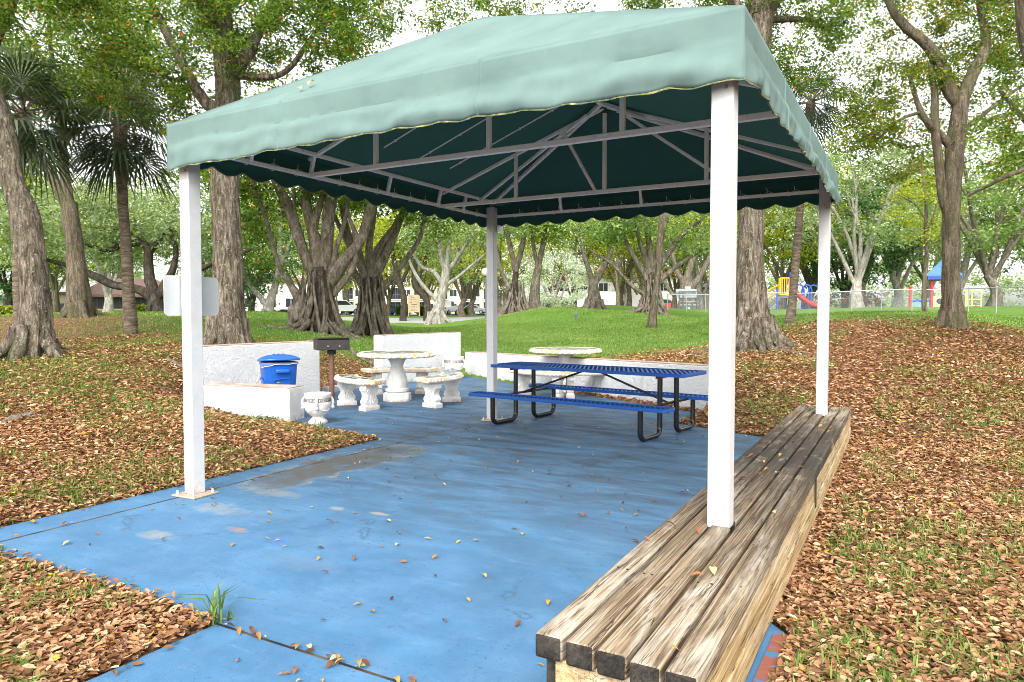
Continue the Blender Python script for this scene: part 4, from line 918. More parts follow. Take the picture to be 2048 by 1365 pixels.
def tree_px(name, label, cat, D, trunk, limbs, crown, bark, leaf, seed, n_per=80, spread=.35, L=.086, Wd=.047, flare=.5, lobes=6, rootn=8, reach=.8, rad=.10, hgt=.5, rmax=.05, zmin=2.2, group='large trees round the pavilion', sides=24, droop=.25):
    rng = np.random.default_rng(seed); tp = limb_px(trunk, D, 9); b = ground_at(trunk[0][0], D); tp[0, 2] = min(tp[0, 2], b[2]-.1)
    t = thing(name, label, cat, (b[0], b[1], b[2]), 0, group); mb = MB(); org = np.array([b[0], b[1], b[2]])
    wob_tube(mb, tp, rng, sides, .045, flare, b[2], lobes)
    LP = [tp]
    for l in limbs:
        lp = limb_px(l, D, 7); wob_tube(mb, lp, rng, 14, .05); LP.append(lp)
    if rootn: roots(mb, b, tp[0, 3], rng, rootn, reach, hgt, rad)
    if crown is not None:
        cl_ = clumps_px(crown, rng); twigs(mb, LP, cl_, rng, rmax, zmin)
        cr = leaf_cloud('crown', cl_-org, n_per, spread, L, Wd, LEAF[leaf], rng, t, droop)
    mb.build('trunk', M[bark], t, smooth=60, local=org)
    return t

# left front tree with the leaning ridged trunk
tree_px('broadleaf_tree', 'thick leaning brown trunk at the left edge with spreading roots', 'tree', 12,
  [(62,712,64),(70,640,53),(69,575,51),(60,500,53),(48,430,51),(28,370,44),(12,290,41),(-8,210,38),(-45,110,38),(-90,20,34)],
  [[(-5,215,30),(-20,120,22,.4),(20,20,16,.7),(60,-60,10,1)],[(-45,110,30),(-160,40,22,-.5),(-260,-40,14,-.6)]],
  [(-60,-70,11.5,190,130,1.8,90),(110,-90,12.5,140,120,1.5,60)], 'bark_brown', 'ficus', 21, flare=.45, rootn=7, reach=.75, rad=.13, hgt=.55)
# big ridged trunk behind the left post
tree_px('broadleaf_tree', 'massive ridged brown trunk rising behind the left front post and tall white wall', 'tree', 14.4,
  [(456,700,76),(456,650,62),(456,580,56),(455,500,56),(452,420,55),(450,340,52),(452,250,50),(456,180,48),(450,110,42),(446,40,36),(440,-60,30)],
  [[(452,210,26),(425,215,24),(400,190,22),(378,150,20),(355,110,18),(330,60,16,.4),(300,0,13,.6),(270,-70,9,.8)],[(456,170,26),(490,120,22),(520,60,18,.3),(545,0,14,.5),(580,-80,10,.8)],[(448,60,18),(400,10,13,-.4),(360,-60,9,-.8)],[(455,150,18),(560,150,12,-.3),(620,80,9,-.6),(660,20,6,-.8)],[(378,150,12),(345,160,9,-.2),(300,130,6,-.5)]],
  [(330,70,14.2,210,150,1.9,150),(560,50,14.2,210,120,1.9,120),(440,-60,14.6,330,130,2.2,100),(640,30,13.2,120,90,1.0,50),(270,180,14.5,120,90,1.2,38),(800,-10,14.8,240,80,1.6,80),(400,230,14.6,90,50,.9,18)], 'bark_brown', 'ficus', 22, n_per=84, flare=.42, rootn=14, reach=.75, rad=.11, hgt=.75)
# right trunk behind the near right post
tree_px('broadleaf_tree', 'stout pale brown trunk with knuckled roots behind the near right post', 'tree', 14.5,
  [(1508,698,78),(1505,640,60),(1502,560,52),(1500,480,50),(1504,400,52),(1508,300,52),(1512,180,54),(1516,60,56),(1520,-30,52),(1524,-120,46)],
  [[(1516,60,34),(1560,-20,26,.3),(1610,-110,18,.6)],[(1512,100,30),(1470,10,24,-.3),(1420,-80,16,-.5)],[(1520,10,24),(1500,-90,18),(1490,-180,10)],[(1516,40,18),(1600,40,12,.5),(1660,60,8,.8)]],
  [(1600,60,14.6,120,130,1.4,84),(1420,-70,14.8,240,100,1.9,90),(1560,-100,14.5,180,120,1.8,60),(1150,-40,16.5,280,75,1.8,90)], 'bark_brown', 'ficus', 23, n_per=80, flare=.42, rootn=15, reach=.8, rad=.10, hgt=.65)
# right-hand tree with forked crown
tree_px('broadleaf_tree', 'tall dark trunked tree on the right mound with forked limbs', 'tree', 15,
  [(1904,652,44),(1903,600,35),(1902,540,32),(1902,480,31),(1903,420,32),(1906,350,33),(1911,290,32),(1918,230,31),(1922,195,30)],
  [[(1920,210,28),(1898,180,26),(1880,130,23),(1858,95,22),(1832,72,20),(1808,50,18),(1785,20,15),(1765,-30,12),(1740,-100,8)],[(1924,200,26),(1945,150,23),(1965,110,21),(1972,70,18),(1962,20,15),(1960,-50,12),(1970,-140,8)],
   [(1899,440,18),(1888,400,18),(1880,350,17),(1875,300,18),(1870,240,16),(1868,180,12),(1860,130,8)],[(1908,300,16),(1880,270,16),(1855,245,14),(1838,215,11),(1824,170,8),(1815,130,6)],[(1840,225,8),(1800,240,6),(1760,275,4)],
   [(1925,262,10),(1965,230,9),(2005,200,8),(2040,175,6),(2090,150,5)],[(1900,560,20),(1915,620,24),(1924,655,22)]],
  [(1860,80,16.2,190,140,1.9,104),(2000,120,16.0,120,150,1.7,76),(1780,200,15.6,100,100,1.2,46),(1820,290,16.2,110,80,1.0,24),(1720,260,15.3,60,60,.8,14),(1990,300,15,80,60,1,14),(1900,-90,15,240,110,2.2,80)], 'bark_dark', 'ficus_warm', 24, n_per=88, spread=.36, L=.088, Wd=.047, flare=.32, rootn=5, reach=.35, rad=.09, hgt=.35)
# tree outside the right edge whose boughs reach in
tree_px('broadleaf_tree', 'dark trunk at the top right corner whose leafy boughs hang into view', 'tree', 11.5,
  [(2210,760,60),(2180,560,52),(2140,380,48),(2095,200,44),(2062,80,40),(2050,0,36),(2040,-90,30)],
  [[(2075,330,12),(2020,350,8),(1970,375,6,.3),(1935,392,4,.5)],[(2100,300,14),(2040,230,10,.5),(2000,180,7,.9)]],
  [(2050,190,12,75,130,1.0,44),(2080,330,12,80,60,1.0,18),(2060,20,12,90,90,1,26)], 'bark_dark', 'ficus', 25, n_per=55, L=.075, Wd=.04, rootn=0, flare=.3)
# double stemmed smooth tree
tree_px('fig_tree', 'smooth grey double-stemmed fig behind the palm on the left mound', 'tree', 21,
  [(158,640,46),(158,600,40),(154,550,36),(150,500,33),(143,450,31),(138,405,28)],
  [[(140,420,20),(132,370,19),(127,320,18),(124,270,16),(118,210,13),(108,150,11),(100,80,8),(95,0,6)],[(140,425,22),(122,390,21),(104,355,19),(86,325,17),(66,308,14),(45,298,10),(25,285,7)],[(70,310,10),(60,250,8),(40,190,6),(30,120,4)],[(126,300,9),(160,230,7,.5),(185,160,5,.8)],[(108,150,7),(60,80,5),(20,20,3)],[(150,520,12),(170,580,12),(172,640,12)]],
  [(110,90,21,190,120,2.5,110),(30,170,20.5,110,110,2,50),(220,60,21,150,130,2.2,70),(170,200,21.5,70,60,1.4,20)], 'bark_dark', 'ficus', 26, n_per=75, spread=.6, L=.13, Wd=.065, flare=.25, rootn=5, reach=.6, rad=.12, hgt=.5, rmax=.05)

# spreading dark oak behind the left mound
tree_px('oak_tree', 'low spreading dark oak with sinuous limbs behind the blank sign', 'tree', 31,
  [(312,640,34),(312,615,30),(309,590,24),(300,560,20)],
  [[(312,605,22),(290,585,19),(262,576,17),(225,570,16),(195,555,15),(170,545,13),(135,532,10),(95,520,7)],[(300,565,20),(296,530,18),(297,500,17),(285,488,14),(250,490,12),(215,500,9),(180,492,7),(150,478,5)],[(314,600,20),(330,570,17),(345,540,13),(352,500,10),(340,460,8)],[(297,505,14),(320,480,11),(345,455,8)],[(290,490,10),(262,470,8),(230,462,6),(190,455,4)],[(322,590,14),(370,560,12),(420,530,9),(500,500,6)]],
  [(150,440,31,160,70,3,90),(300,430,32,160,70,3,90),(60,480,31,90,60,2.5,40),(230,500,32,110,40,2,36),(420,470,33,110,80,3,60)], 'bark_black', 'greygreen', 27, n_per=58, spread=.9, L=.20, Wd=.10, flare=.2, rootn=4, reach=.6, rad=.14, hgt=.4, rmax=.09, group='trees behind the pavilion', sides=16)

# banyans with hanging root strands
def banyan(label, D, base, trunk, limbs, crown, strands, seed, ring=(.6, .42), bark='bark_grey', leaf='ficus', spread=.7, L=.16, top=(545, 600)):
    rng = np.random.default_rng(seed); b = ground_at(base[0], D); org = b.copy(); t = thing('banyan_tree', label, 'tree', tuple(b), 0, 'banyan trees with rope-like roots'); mb = MB()
    tp = limb_px(trunk, D, 8); tp[0, 2] = min(tp[0, 2], b[2]-.1); LP = [tp]; tc_ = tp.copy(); tc_[:, 3] *= .62; mc = MB(); wob_tube(mc, tc_, rng, 20, .12, .15, b[2], 6, .5)
    for l in limbs: lp = limb_px(l, D, 7); lp[:, 3] *= .80; wob_tube(mb, lp, rng, 14, .08); LP.append(lp)
    hw = base[1]*D/FPX/2
    for q in range(int(strands*1.7)):
        a = 2*np.pi*(q+rng.uniform(-.4, .4))/int(strands*1.7); r1 = hw*ring[0]*rng.uniform(.75, 1.25); r2 = hw*rng.uniform(.8, 1.12); zt = at(base[0], rng.uniform(*top), D)[2]-b[2]
        pts = []
        for u in np.linspace(0, 1, 8):
            rr = r1*.80 + (r2-r1*.80)*(u**2.2); aa = a + .22*math.sin(3*u+q) ; x, y = b[0]+rr*math.cos(aa), b[1]+rr*math.sin(aa)*.85; z = b[2] + zt*(1-u) if u < 1 else gz(x, y)-.06
            pts.append((x, y, z, rng.uniform(.014, .062)*(.8+.5*u)))
        rm = np.mean([p_[3] for p_ in pts]); pts = [(p_[0], p_[1], p_[2], rm*(.75+.6*k/7)) for k, p_ in enumerate(pts)]
        wob_tube(mb, cat_rom(pts, 4), rng, 8, .08)
    roots(mb, b, hw*.8, rng, 9, 1.3, .35, .10)
    cl_ = clumps_px(crown, rng); twigs(mb, LP, cl_, rng, .06, b[2]+1.8); leaf_cloud('crown', cl_-org, 70, spread, L, L*.5, LEAF[leaf], rng, t)
    tk = mb.build('trunk', M[bark], t, smooth=60, local=org); mc.build('trunk_core', M['bark_black'], tk, smooth=60, local=org); return t  # core in near-black bark paints the shaded gaps between the strands
banyan('broad grey banyan with a fan of thick limbs behind the grill', 21, (642, 118),
  [(645,672,86),(644,630,82),(643,590,80),(643,560,72),(642,535,55)],
  [[(600,640,34),(598,600,26),(580,570,15),(562,540,12),(547,495,11),(535,450,10),(520,405,9),(505,370,8),(480,320,6)],[(630,560,34),(610,510,28),(592,460,27),(575,410,25),(555,370,22),(520,300,15)],[(640,550,34),(632,490,31),(616,430,27),(608,380,24),(600,300,16)],[(648,560,34),(653,490,30),(658,430,29),(664,380,26),(672,300,18)],[(655,570,34),(690,520,27),(720,485,26),(735,440,27),(745,400,24),(765,330,16)],[(640,545,22),(628,470,20),(640,410,18),(655,370,15)],[(625,560,16),(605,500,13),(590,430,11),(588,380,9)],[(660,560,16),(672,500,13),(690,440,11),(695,390,9)],[(665,590,18),(700,545,14),(712,500,12),(705,450,10)],[(600,640,30),(588,620,28),(585,650,26),(582,668,24)],[(720,485,10),(700,440,9),(690,400,7)]],
  [(560,330,21,170,80,2.5,90),(720,330,21,150,70,2.5,80),(520,430,22,60,60,1.5,16),(640,250,21,200,100,2.5,60)], 26, 31, top=(530, 640))
banyan('second banyan wrapped in hanging root strands, right of the broad one', 24, (742, 92),
  [(743,678,62),(742,630,60),(742,590,56),(742,555,46)],
  [[(735,560,26),(712,510,18),(695,465,16),(685,420,14),(672,370,11)],[(740,555,28),(757,500,20),(785,460,17),(805,425,15),(825,385,12)],[(745,560,30),(765,520,22),(785,480,19),(800,440,16),(812,400,12)],[(755,590,24),(785,555,15),(815,515,12),(838,480,11),(848,445,10),(850,410,9)],[(742,555,22),(738,500,18),(744,450,16),(750,400,13)],[(728,570,18),(706,540,16),(700,500,14),(668,430,10)],[(730,560,24),(722,520,14),(716,470,10)]],
  [(800,380,24,130,60,2.5,70),(700,360,24,90,60,2,50),(860,440,25,60,50,2,20)], 30, 32, top=(540, 620))
banyan('banyan with many spreading limbs right of the thin leaning trunk', 33, (1302, 62),
  [(1300,640,44),(1300,600,38),(1300,570,34),(1300,545,26)],
  [[(1295,560,18),(1272,520,13),(1255,490,11),(1240,455,9),(1225,420,7)],[(1300,550,20),(1300,500,15),(1292,450,13),(1288,410,10)],[(1305,555,20),(1335,510,14),(1365,470,12),(1400,440,10),(1430,410,7)],[(1310,570,16),(1345,540,11),(1380,515,9),(1415,495,7),(1450,480,5)],[(1300,550,18),(1318,500,13),(1330,450,11),(1345,400,9)],[(1290,590,14),(1262,570,9),(1225,530,7),(1180,500,5)],[(1300,545,14),(1278,480,10),(1270,430,8)]],
  [(1330,420,33,140,55,3,70),(1220,440,33,90,45,2.5,36),(1400,480,33,60,30,2,14)], 22, 33, leaf='pale', spread=.9, L=.2, top=(545, 600))
banyan('conical banyan with splayed roots just right of the back pavilion post', 38, (1030, 66),
  [(1030,625,44),(1028,590,30),(1030,560,22),(1032,530,17)],
  [[(1032,545,16),(1022,500,13),(1012,460,11),(1005,420,8)],[(1033,535,15),(1045,490,12),(1052,455,10),(1058,420,8)],[(1020,580,14),(1002,540,10),(992,490,8)]],
  [(1030,440,38,80,40,2.5,36)], 22, 34, leaf='pale', spread=1.0, L=.24, top=(560, 600))

# lighter grey forked figs
tree_px('fig_tree', 'pale fig with a twisted trunk and open fan of limbs near the parking sign', 'tree', 40,
  [(873,642,34),(876,620,22),(884,590,19),(890,560,17),(893,530,14)],
  [[(892,545,12),(905,530,9),(925,500,7),(945,470,5),(960,445,4)],[(893,530,11),(898,490,8),(905,455,6),(915,425,4)],[(890,545,11),(880,500,9),(876,460,7),(868,425,5)],[(886,570,10),(868,545,9),(845,535,7),(830,515,5),(815,490,3)],[(880,610,10),(858,585,8),(838,560,7),(822,530,6),(812,500,4)],[(892,570,9),(915,555,7),(945,530,5),(975,505,4)],[(878,480,6),(850,450,4),(835,430,3)]],
  [(890,450,40,95,45,3.5,70),(830,490,40,40,30,2,14),(960,470,40,40,30,2,16)], 'bark_pale', 'greygreen', 41, n_per=45, spread=1.0, L=.2, Wd=.1, flare=.5, rootn=8, reach=.9, rad=.16, hgt=.7, rmax=.07, group='forked fig trees on the lawn', sides=14)
tree_px('fig_tree', 'single forked fig stem beside the conical banyan on the mound', 'tree', 38.5,
  [(1070,622,22),(1069,590,19),(1072,560,17),(1078,530,15)],
  [[(1076,535,12),(1085,495,10),(1092,460,9),(1098,425,7)],[(1076,535,9),(1068,500,8),(1064,470,6),(1056,440,4)],[(1092,470,5),(1120,455,4),(1150,440,3)]],
  [(1090,440,38.5,70,35,2.5,34)], 'bark_grey', 'yellow', 42, n_per=55, spread=1.0, L=.22, Wd=.11, flare=.25, rootn=5, reach=.6, rad=.15, hgt=.5, rmax=.07, group='forked fig trees on the lawn', sides=14)
tree_px('fig_tree', 'V-forked fig with splayed roots on the mound top behind the ground light', 'tree', 38,
  [(1189,632,36),(1189,605,25),(1187,580,20),(1185,560,17)],
  [[(1186,568,13),(1176,535,11),(1166,500,9),(1162,465,8),(1158,430,6)],[(1188,572,13),(1205,540,11),(1218,515,9),(1226,490,8),(1236,460,7),(1246,440,5)],[(1218,520,6),(1240,545,5),(1265,575,4),(1275,590,4)],[(1166,500,5),(1150,470,4),(1140,440,3)]],
  [(1170,435,38,90,40,3,50),(1250,440,38,60,35,2.5,24),(1130,480,38,40,22,2,9)], 'bark_grey', 'pale', 43, n_per=50, spread=.95, L=.2, Wd=.1, flare=.5, rootn=9, reach=.8, rad=.15, hgt=.7, rmax=.07, group='forked fig trees on the lawn', sides=14)
tree_px('fig_tree', 'fig with curved limbs rising behind the bleachers and fence', 'tree', 50,
  [(1378,640,40),(1376,600,34),(1374,575,30),(1372,555,26)],
  [[(1372,570,14),(1355,545,10),(1345,510,8),(1338,470,6)],[(1374,560,16),(1385,520,12),(1398,480,10),(1406,440,8)],[(1376,580,16),(1395,560,12),(1410,535,10),(1424,500,8),(1430,460,6)],[(1368,575,12),(1348,590,8),(1328,560,7),(1318,520,5)]],
  [(1390,450,50,90,40,3,44)], 'bark_grey', 'yellow', 44, n_per=55, spread=1.0, L=.22, Wd=.11, flare=.2, rootn=4, reach=.6, rad=.14, hgt=.5, rmax=.07, group='forked fig trees on the lawn', sides=14)
tree_px('fig_tree', 'leaning grey tree right of the massive ridged trunk, seen beyond the blank sign', 'tree', 34,
  [(536,636,24),(538,610,18),(548,580,14),(556,550,13),(560,500,11),(560,440,10),(556,380,8)],
  [[(538,615,13),(520,595,10),(500,570,9),(486,540,7),(470,500,6)],[(556,545,7),(575,500,6),(590,450,4)]],
  [(530,480,34,80,90,3,70),(480,400,34,70,60,2.5,36)], 'bark_pale', 'ficus', 45, n_per=60, spread=.9, L=.19, Wd=.1, flare=.3, rootn=5, reach=.5, rad=.12, hgt=.4, rmax=.07, group='forked fig trees on the lawn', sides=14)
# thin trunks
tree_px('slender_tree', 'thin dark leaning trunk standing alone on the front of the lawn mound', 'tree', 25,
  [(1302,660,17),(1307,620,14),(1313,570,13),(1318,520,13),(1321,470,12),(1325,400,11),(1332,300,9),(1338,180,7)],
  [[(1332,300,6),(1300,220,4),(1280,150,3)]],
  [(1320,160,25,120,80,2,34)], 'bark_dark', 'ficus', 46, n_per=60, spread=.7, L=.15, Wd=.08, flare=.4, rootn=0, sides=14)
tree_px('slender_tree', 'slim dark stemmed tree with yellow-green sprays between the playground and big right tree', 'tree', 27,
  [(1851,632,11),(1848,600,9),(1849,560,8),(1853,520,8),(1852,470,7),(1853,420,7),(1848,370,5),(1842,320,3)],
  [[(1853,470,4),(1870,420,3),(1878,370,3)],[(1852,440,4),(1830,410,3),(1805,395,2)],[(1853,500,4),(1878,475,3),(1895,450,2)]],
  [(1845,420,27,55,80,1.2,46)], 'bark_dark', 'yellow', 47, n_per=45, spread=.55, L=.14, Wd=.06, flare=.3, rootn=0, zmin=2.5, sides=10)
for k, (a_, b_) in enumerate(((808, 790), (838, 800))):
    tree_px('slender_tree', ('dark leaning trunk beside the left edge of the parking sign', 'dark crooked trunk between the parking sign and pale fig')[k], 'tree', 62,
      [(a_+18*k-2,636,14),(a_+14*k,600,13),(a_-8,570,12),(a_-18+10*k,530,10),(a_-26+10*k,490,8),(b_-10,440,6)], [[(a_-8,570,8),(a_+10,530,6),(a_+18,480,4)]],
      [(a_-5,470,62,60,50,4,40)], 'bark_black', ('yellow', 'ficus')[k], 48+k, n_per=60, spread=1.4, L=.34, Wd=.17, flare=.2, rootn=0, rmax=.1, group='trees behind the pavilion', sides=10)

# palms
def palm(label, D, trunk, head, R_, seed, nf=26, group='cabbage palms', bark='bark_palm', stalk=.55):
    rng = np.random.default_rng(seed); b = ground_at(trunk[0][0], D); org = b.copy(); t = thing('palm_tree', label, 'palm', tuple(b), 0, group); mb = MB()
    tp = limb_px(trunk, D, 8); tp[0, 2] = b[2]-.1; wob_tube(mb, tp, rng, 14, .03, .15, b[2], 5, .3); h = at(head[0], head[1], D)
    tp2 = cat_rom([tp[-1], (h[0], h[1], h[2], tp[-1, 3]*1.25)], 4); wob_tube(mb, tp2, rng, 14, .06)
    mb.build('trunk', M[bark], t, smooth=60, local=org)
    ms = MB(); V = []; F = []; rn = []; n0 = 0
    for f in range(nf):
        az = 2.39996*f + rng.uniform(-.2, .2); el = math.radians(85 - 150*(f/nf)**.9 + rng.uniform(-8, 8)); d = np.array([math.cos(az)*math.cos(el), math.sin(az)*math.cos(el), math.sin(el)])
        ls = R_*stalk*rng.uniform(.8, 1.15); e = h + d*ls + np.array([0, 0, -.12*ls]); ms.tube([h-org, (h+e)/2-org+np.array([0, 0, .06*ls]), e-org], [.022, .016, .012], 5, cap=False)
        d2 = (e-(h+e)/2); d2 /= np.linalg.norm(d2); sd_ = np.cross(d2, [0, 0, 1]); sd_ /= np.linalg.norm(sd_)+1e-6; upv = np.cross(sd_, d2); tone = rng.uniform(.1, .75) if el > -.5 else rng.uniform(0, .4)
        nl = 26
        for q in range(nl):
            a = math.radians(-128 + 256*q/(nl-1)); ld = d2*math.cos(a) + sd_*math.sin(a); ln = R_*.68*(.75+.35*math.cos(a*.6))*rng.uniform(.9, 1.1); ld = ld + upv*.12
            p1 = e + ld*ln*.55; p2 = e + ld*ln*.98 - np.array([0, 0, (.22+.30*rng.uniform())*ln]); wv = np.cross(ld, upv); wv /= np.linalg.norm(wv)+1e-6; wd = .020*R_
            V += [e, p1+wv*wd, p1-wv*wd, p2]; F += [(n0, n0+1, n0+2), (n0+1, n0+3, n0+2)]; n0 += 4; rn += [np.clip(tone+rng.uniform(-.15, .2), 0, 1)]*4
    mass_mesh('fronds', np.array(V)-org, np.array(F), {'rnd': np.array(rn)}, LEAF['palm'], t); ms.build('frond_stalks', M['bark_palm'], t); return t
palm('cabbage palm with drooping fans left of the canopy corner', 17, [(262,640,24),(258,590,21),(254,520,20),(249,450,19),(245,400,20),(243,350,21)], (240,250), 1.45, 61, 34)
palm('cabbage palm whose fans show beside the leaning left trunk', 15, [(38,645,18),(36,580,18),(35,500,18),(34,400,18),(40,330,18)], (48,225), 1.35, 62, 30)
palm('slim leaning palm stem in front of the playground slide, its fans above the canopy edge', 18, [(1579,650,20),(1585,600,16),(1590,540,15),(1596,470,15),(1602,400,14),(1612,300,14),(1618,240,15)], (1622,205), 1.0, 63, 20)
palm('upper palm head standing above the cabbage palm fans', 19, [(252,640,10),(250,500,14),(247,330,14),(246,230,15)], (248,165), 1.05, 64, 24)

# ---- background trees: a few prototypes, each copy a thing of its own
def proto(kind, seed, H, th, spread, nl, bark, leaf, nclump, n_per, cs, L, r0, crown_lo=.35, pale_limbs=True, shape='wide'):
    rng = np.random.default_rng(seed); mb = MB(); t = thing(kind, 'tree', 'tree', (0, 0, 0)); LP = []
    tr = cat_rom([(0, 0, -.2, r0*1.5), (rng.normal()*.1, rng.normal()*.1, th*.5, r0), (rng.normal()*.25, rng.normal()*.25, th, r0*.8)], 6); wob_tube(mb, tr, rng, 12, .07, .35, 0, 5, .4); top = tr[-1]; LP.append(tr)
    for q in range(nl):
        a = 2*np.pi*(q+rng.uniform(-.3, .3))/nl; rr = spread*rng.uniform(.45, .85); hz = H*rng.uniform(.68, .95); k = rng.uniform(.4, .7)
        s0 = tr[int(len(tr)*rng.uniform(.55, .99))-1]
        pts = [s0[:3].tolist()+[r0*.55], [s0[0]+math.cos(a)*rr*.35, s0[1]+math.sin(a)*rr*.35, s0[2]+(hz-s0[2])*.38, r0*.42], [s0[0]+math.cos(a+.2)*rr*.75, s0[1]+math.sin(a+.2)*rr*.75, s0[2]+(hz-s0[2])*.72, r0*.26], [math.cos(a+.1)*rr*1.1, math.sin(a+.1)*rr*1.1, hz, r0*.09]]
        lp = cat_rom(pts, 5); wob_tube(mb, lp, rng, 8, .06); LP.append(lp)
        for s_ in (7, 10):
            b0 = lp[s_]; a2 = a+rng.uniform(-1.2, 1.2); l2 = spread*rng.uniform(.3, .5); sp_ = cat_rom([b0[:3].tolist()+[b0[3]*.7], [b0[0]+math.cos(a2)*l2*.5, b0[1]+math.sin(a2)*l2*.5, b0[2]+l2*.35, b0[3]*.5], [b0[0]+math.cos(a2)*l2, b0[1]+math.sin(a2)*l2, b0[2]+l2*.8, b0[3]*.15]], 4); wob_tube(mb, sp_, rng, 6, .05); LP.append(sp_)
    u = rng.normal(size=(nclump, 3)); u /= np.linalg.norm(u, axis=1)[:, None]; u *= rng.uniform(.25, 1, (nclump, 1))**.4
    lump = 1 + .18*np.sin(3*np.arctan2(u[:, 1], u[:, 0])+seed) + .12*np.sin(5*u[:, 2]*2+seed)
    c = np.stack([u[:, 0]*spread*lump, u[:, 1]*spread*lump, H*(crown_lo+(1-crown_lo)*.5) + u[:, 2]*H*(1-crown_lo)*.5*lump], 1)
    twigs(mb, LP, c, rng, r0*.3, th*.8, 4); mb.build('trunk', M[bark], t, smooth=60)
    leaf_cloud('crown', c, int(n_per*.74), cs*.92, L*.92, L*.46, LEAF[leaf], rng, t, flat=.5); return t
PROT = {
 'fig': lambda: proto('fig_tree', 101, 11, 2.6, 5.2, 6, 'bark_pale', 'greygreen', 190, 62, 1.05, .30, .28, .34),
 'fig2': lambda: proto('fig_tree', 102, 12, 2.2, 5.5, 7, 'bark_grey', 'pale', 200, 62, 1.05, .30, .32, .30),
 'yel': lambda: proto('broadleaf_tree', 103, 11, 2.8, 4.6, 5, 'bark_dark', 'yellow', 160, 62, 1.0, .28, .22, .30),
 'dark': lambda: proto('broadleaf_tree', 104, 9, 1.6, 3.8, 5, 'bark_black', 'dark', 190, 70, .9, .30, .22, .16),
 'grn': lambda: proto('broadleaf_tree', 105, 13, 3.0, 5.5, 6, 'bark_grey', 'ficus', 210, 66, 1.1, .32, .30, .28),
 'silver': lambda: proto('silver_leaf_tree', 106, 6, .9, 3.6, 5, 'bark_pale', 'silver', 200, 60, .7, .20, .16, .06),
}
pcache = {}
def bgtree(kind, px, D, s, rz, label, group='trees behind the pavilion', dz=0):
    g_ = ground_at(px, D); loc = (g_[0], g_[1], g_[2]-.1+dz)
    if kind not in pcache:
        t = PROT[kind](); pcache[kind] = t; t.location = loc; t.rotation_euler = (0, 0, rz); t.scale = (s, s, s); t['label'] = label; t['group'] = group
    else: dup(pcache[kind], loc, rz, s, label, group)
for a in (
 ('fig', 1713, 44, .98, .3, 'white-stemmed forked fig just right of the far right post'),
 ('dark', 1690, 56, 1.15, 1.0, 'dark glossy tree behind the white-stemmed forked fig'),
 ('yel', 1560, 52, 1.0, 2.0, 'yellow-green tree above the yellow playground deck'),
 ('fig2', 1620, 60, 1.1, .8, 'pale crowned fig behind the blue playground arches'),
 ('fig', 1790, 58, 1.15, 2.6, 'grey limbed fig behind the red playground posts'),
 ('fig2', 1985, 48, 1.05, 4.1, 'pale branching fig at the right edge behind the fence'),
 ('grn', 2080, 60, 1.1, 1.5, 'green crown filling the right edge above the fence'),
 ('fig', 1920, 64, 1.2, 5.2, 'grey-green fig directly behind the big right tree'),
 ('yel', 1470, 58, 1.0, 4.4, 'yellow-green tree hidden behind the near right post'),
 ('grn', 1860, 84, 1.35, 3.3, 'tall far tree behind the playground roof'),
 ('fig2', 1720, 82, 1.3, 5.9, 'far pale tree showing above the dark glossy tree'),
 ('fig', 2130, 82, 1.4, .9, 'far grey-green tree at the right edge of the view'),
 ('dark', 20, 62, 1.2, 2.2, 'dark bush-like tree left of the beige building'),
 ('yel', 110, 50, .9, .7, 'light yellow-green tree in front of the brown roof'),
 ('fig', 215, 46, .8, 1.9, 'white-branched fig in front of the beige building'),
 ('grn', -60, 48, 1.1, 5.0, 'green tree at the left edge of the view'),
 ('grn', 60, 84, 1.3, 2.8, 'far green tree behind the small flat-roofed shelter'),
 ('fig2', 230, 86, 1.3, 1.1, 'far pale tree rising over the brown roof'),
 ('grn', 420, 70, 1.2, .4, 'green tree behind the left front post'),
 ('dark', 505, 52, 1.0, 4.0, 'dark tree right of the massive ridged trunk'),
 ('yel', 600, 80, 1.2, 3.1, 'yellow-green tree far behind the broad banyan'),
 ('grn', 690, 84, 1.25, 5.5, 'green tree far behind the gap between the two banyans'),
 ('yel', 775, 88, 1.15, 1.3, 'yellow-green tree shading the dark blue car'),
 ('fig2', 945, 84, 1.0, 2.3, 'leafy tree with a short trunk beside the clipped hedge'),
 ('yel', 1010, 62, 1.0, .2, 'yellow-green tree behind the conical banyan'),
 ('silver', 1105, 60, 1.05, .5, 'silvery white-leaved bushy tree behind the mound crest'),
 ('yel', 1150, 70, 1.05, 3.8, 'yellow tree above the silvery bushy tree'),
 ('yel', 1245, 66, 1.0, 5.1, 'yellow-green tree behind the white van'),
 ('grn', 1290, 84, 1.2, 1.8, 'green tree far behind the spreading-limbed banyan'),
 ('fig', 1400, 60, 1.0, 3.5, 'grey-limbed fig behind the bleachers shed'),
 ('yel', 1345, 62, 1.0, .9, 'yellow-leaved tree between the banyan and bleachers'),
 ('fig2', 1110, 100, 1.3, 4.4, 'far pale tree behind the parked dark wagon'),
 ('grn', 1000, 112, 1.3, 2.0, 'tall tree far behind the back pavilion post'),
 ('grn', 860, 108, 1.0, 3.0, 'green tree in front of the cream apartment block'),
 ('fig', 640, 110, 1.4, .3, 'far tree behind the broad banyan trunk'),
 ('grn', 1560, 96, 1.35, 5.7, 'far green tree behind the playground slide'),
 ('fig2', 1420, 100, 1.3, 2.9, 'far pale tree behind the white and red shed roof'),
 ('yel', 722, 72, .95, 2.7, 'yellow-green tree on the lawn behind the second banyan'),
 ('fig2', 925, 74, .95, 1.6, 'pale leafy fig before the silver sedan'),
 ('yel', 855, 90, 1.0, 4.9, 'bright yellow-green crown above the directory sign'),
 ('grn', 1250, 116, 1.4, .6, 'far tree behind the trunks right of the van'),
): bgtree(*a)
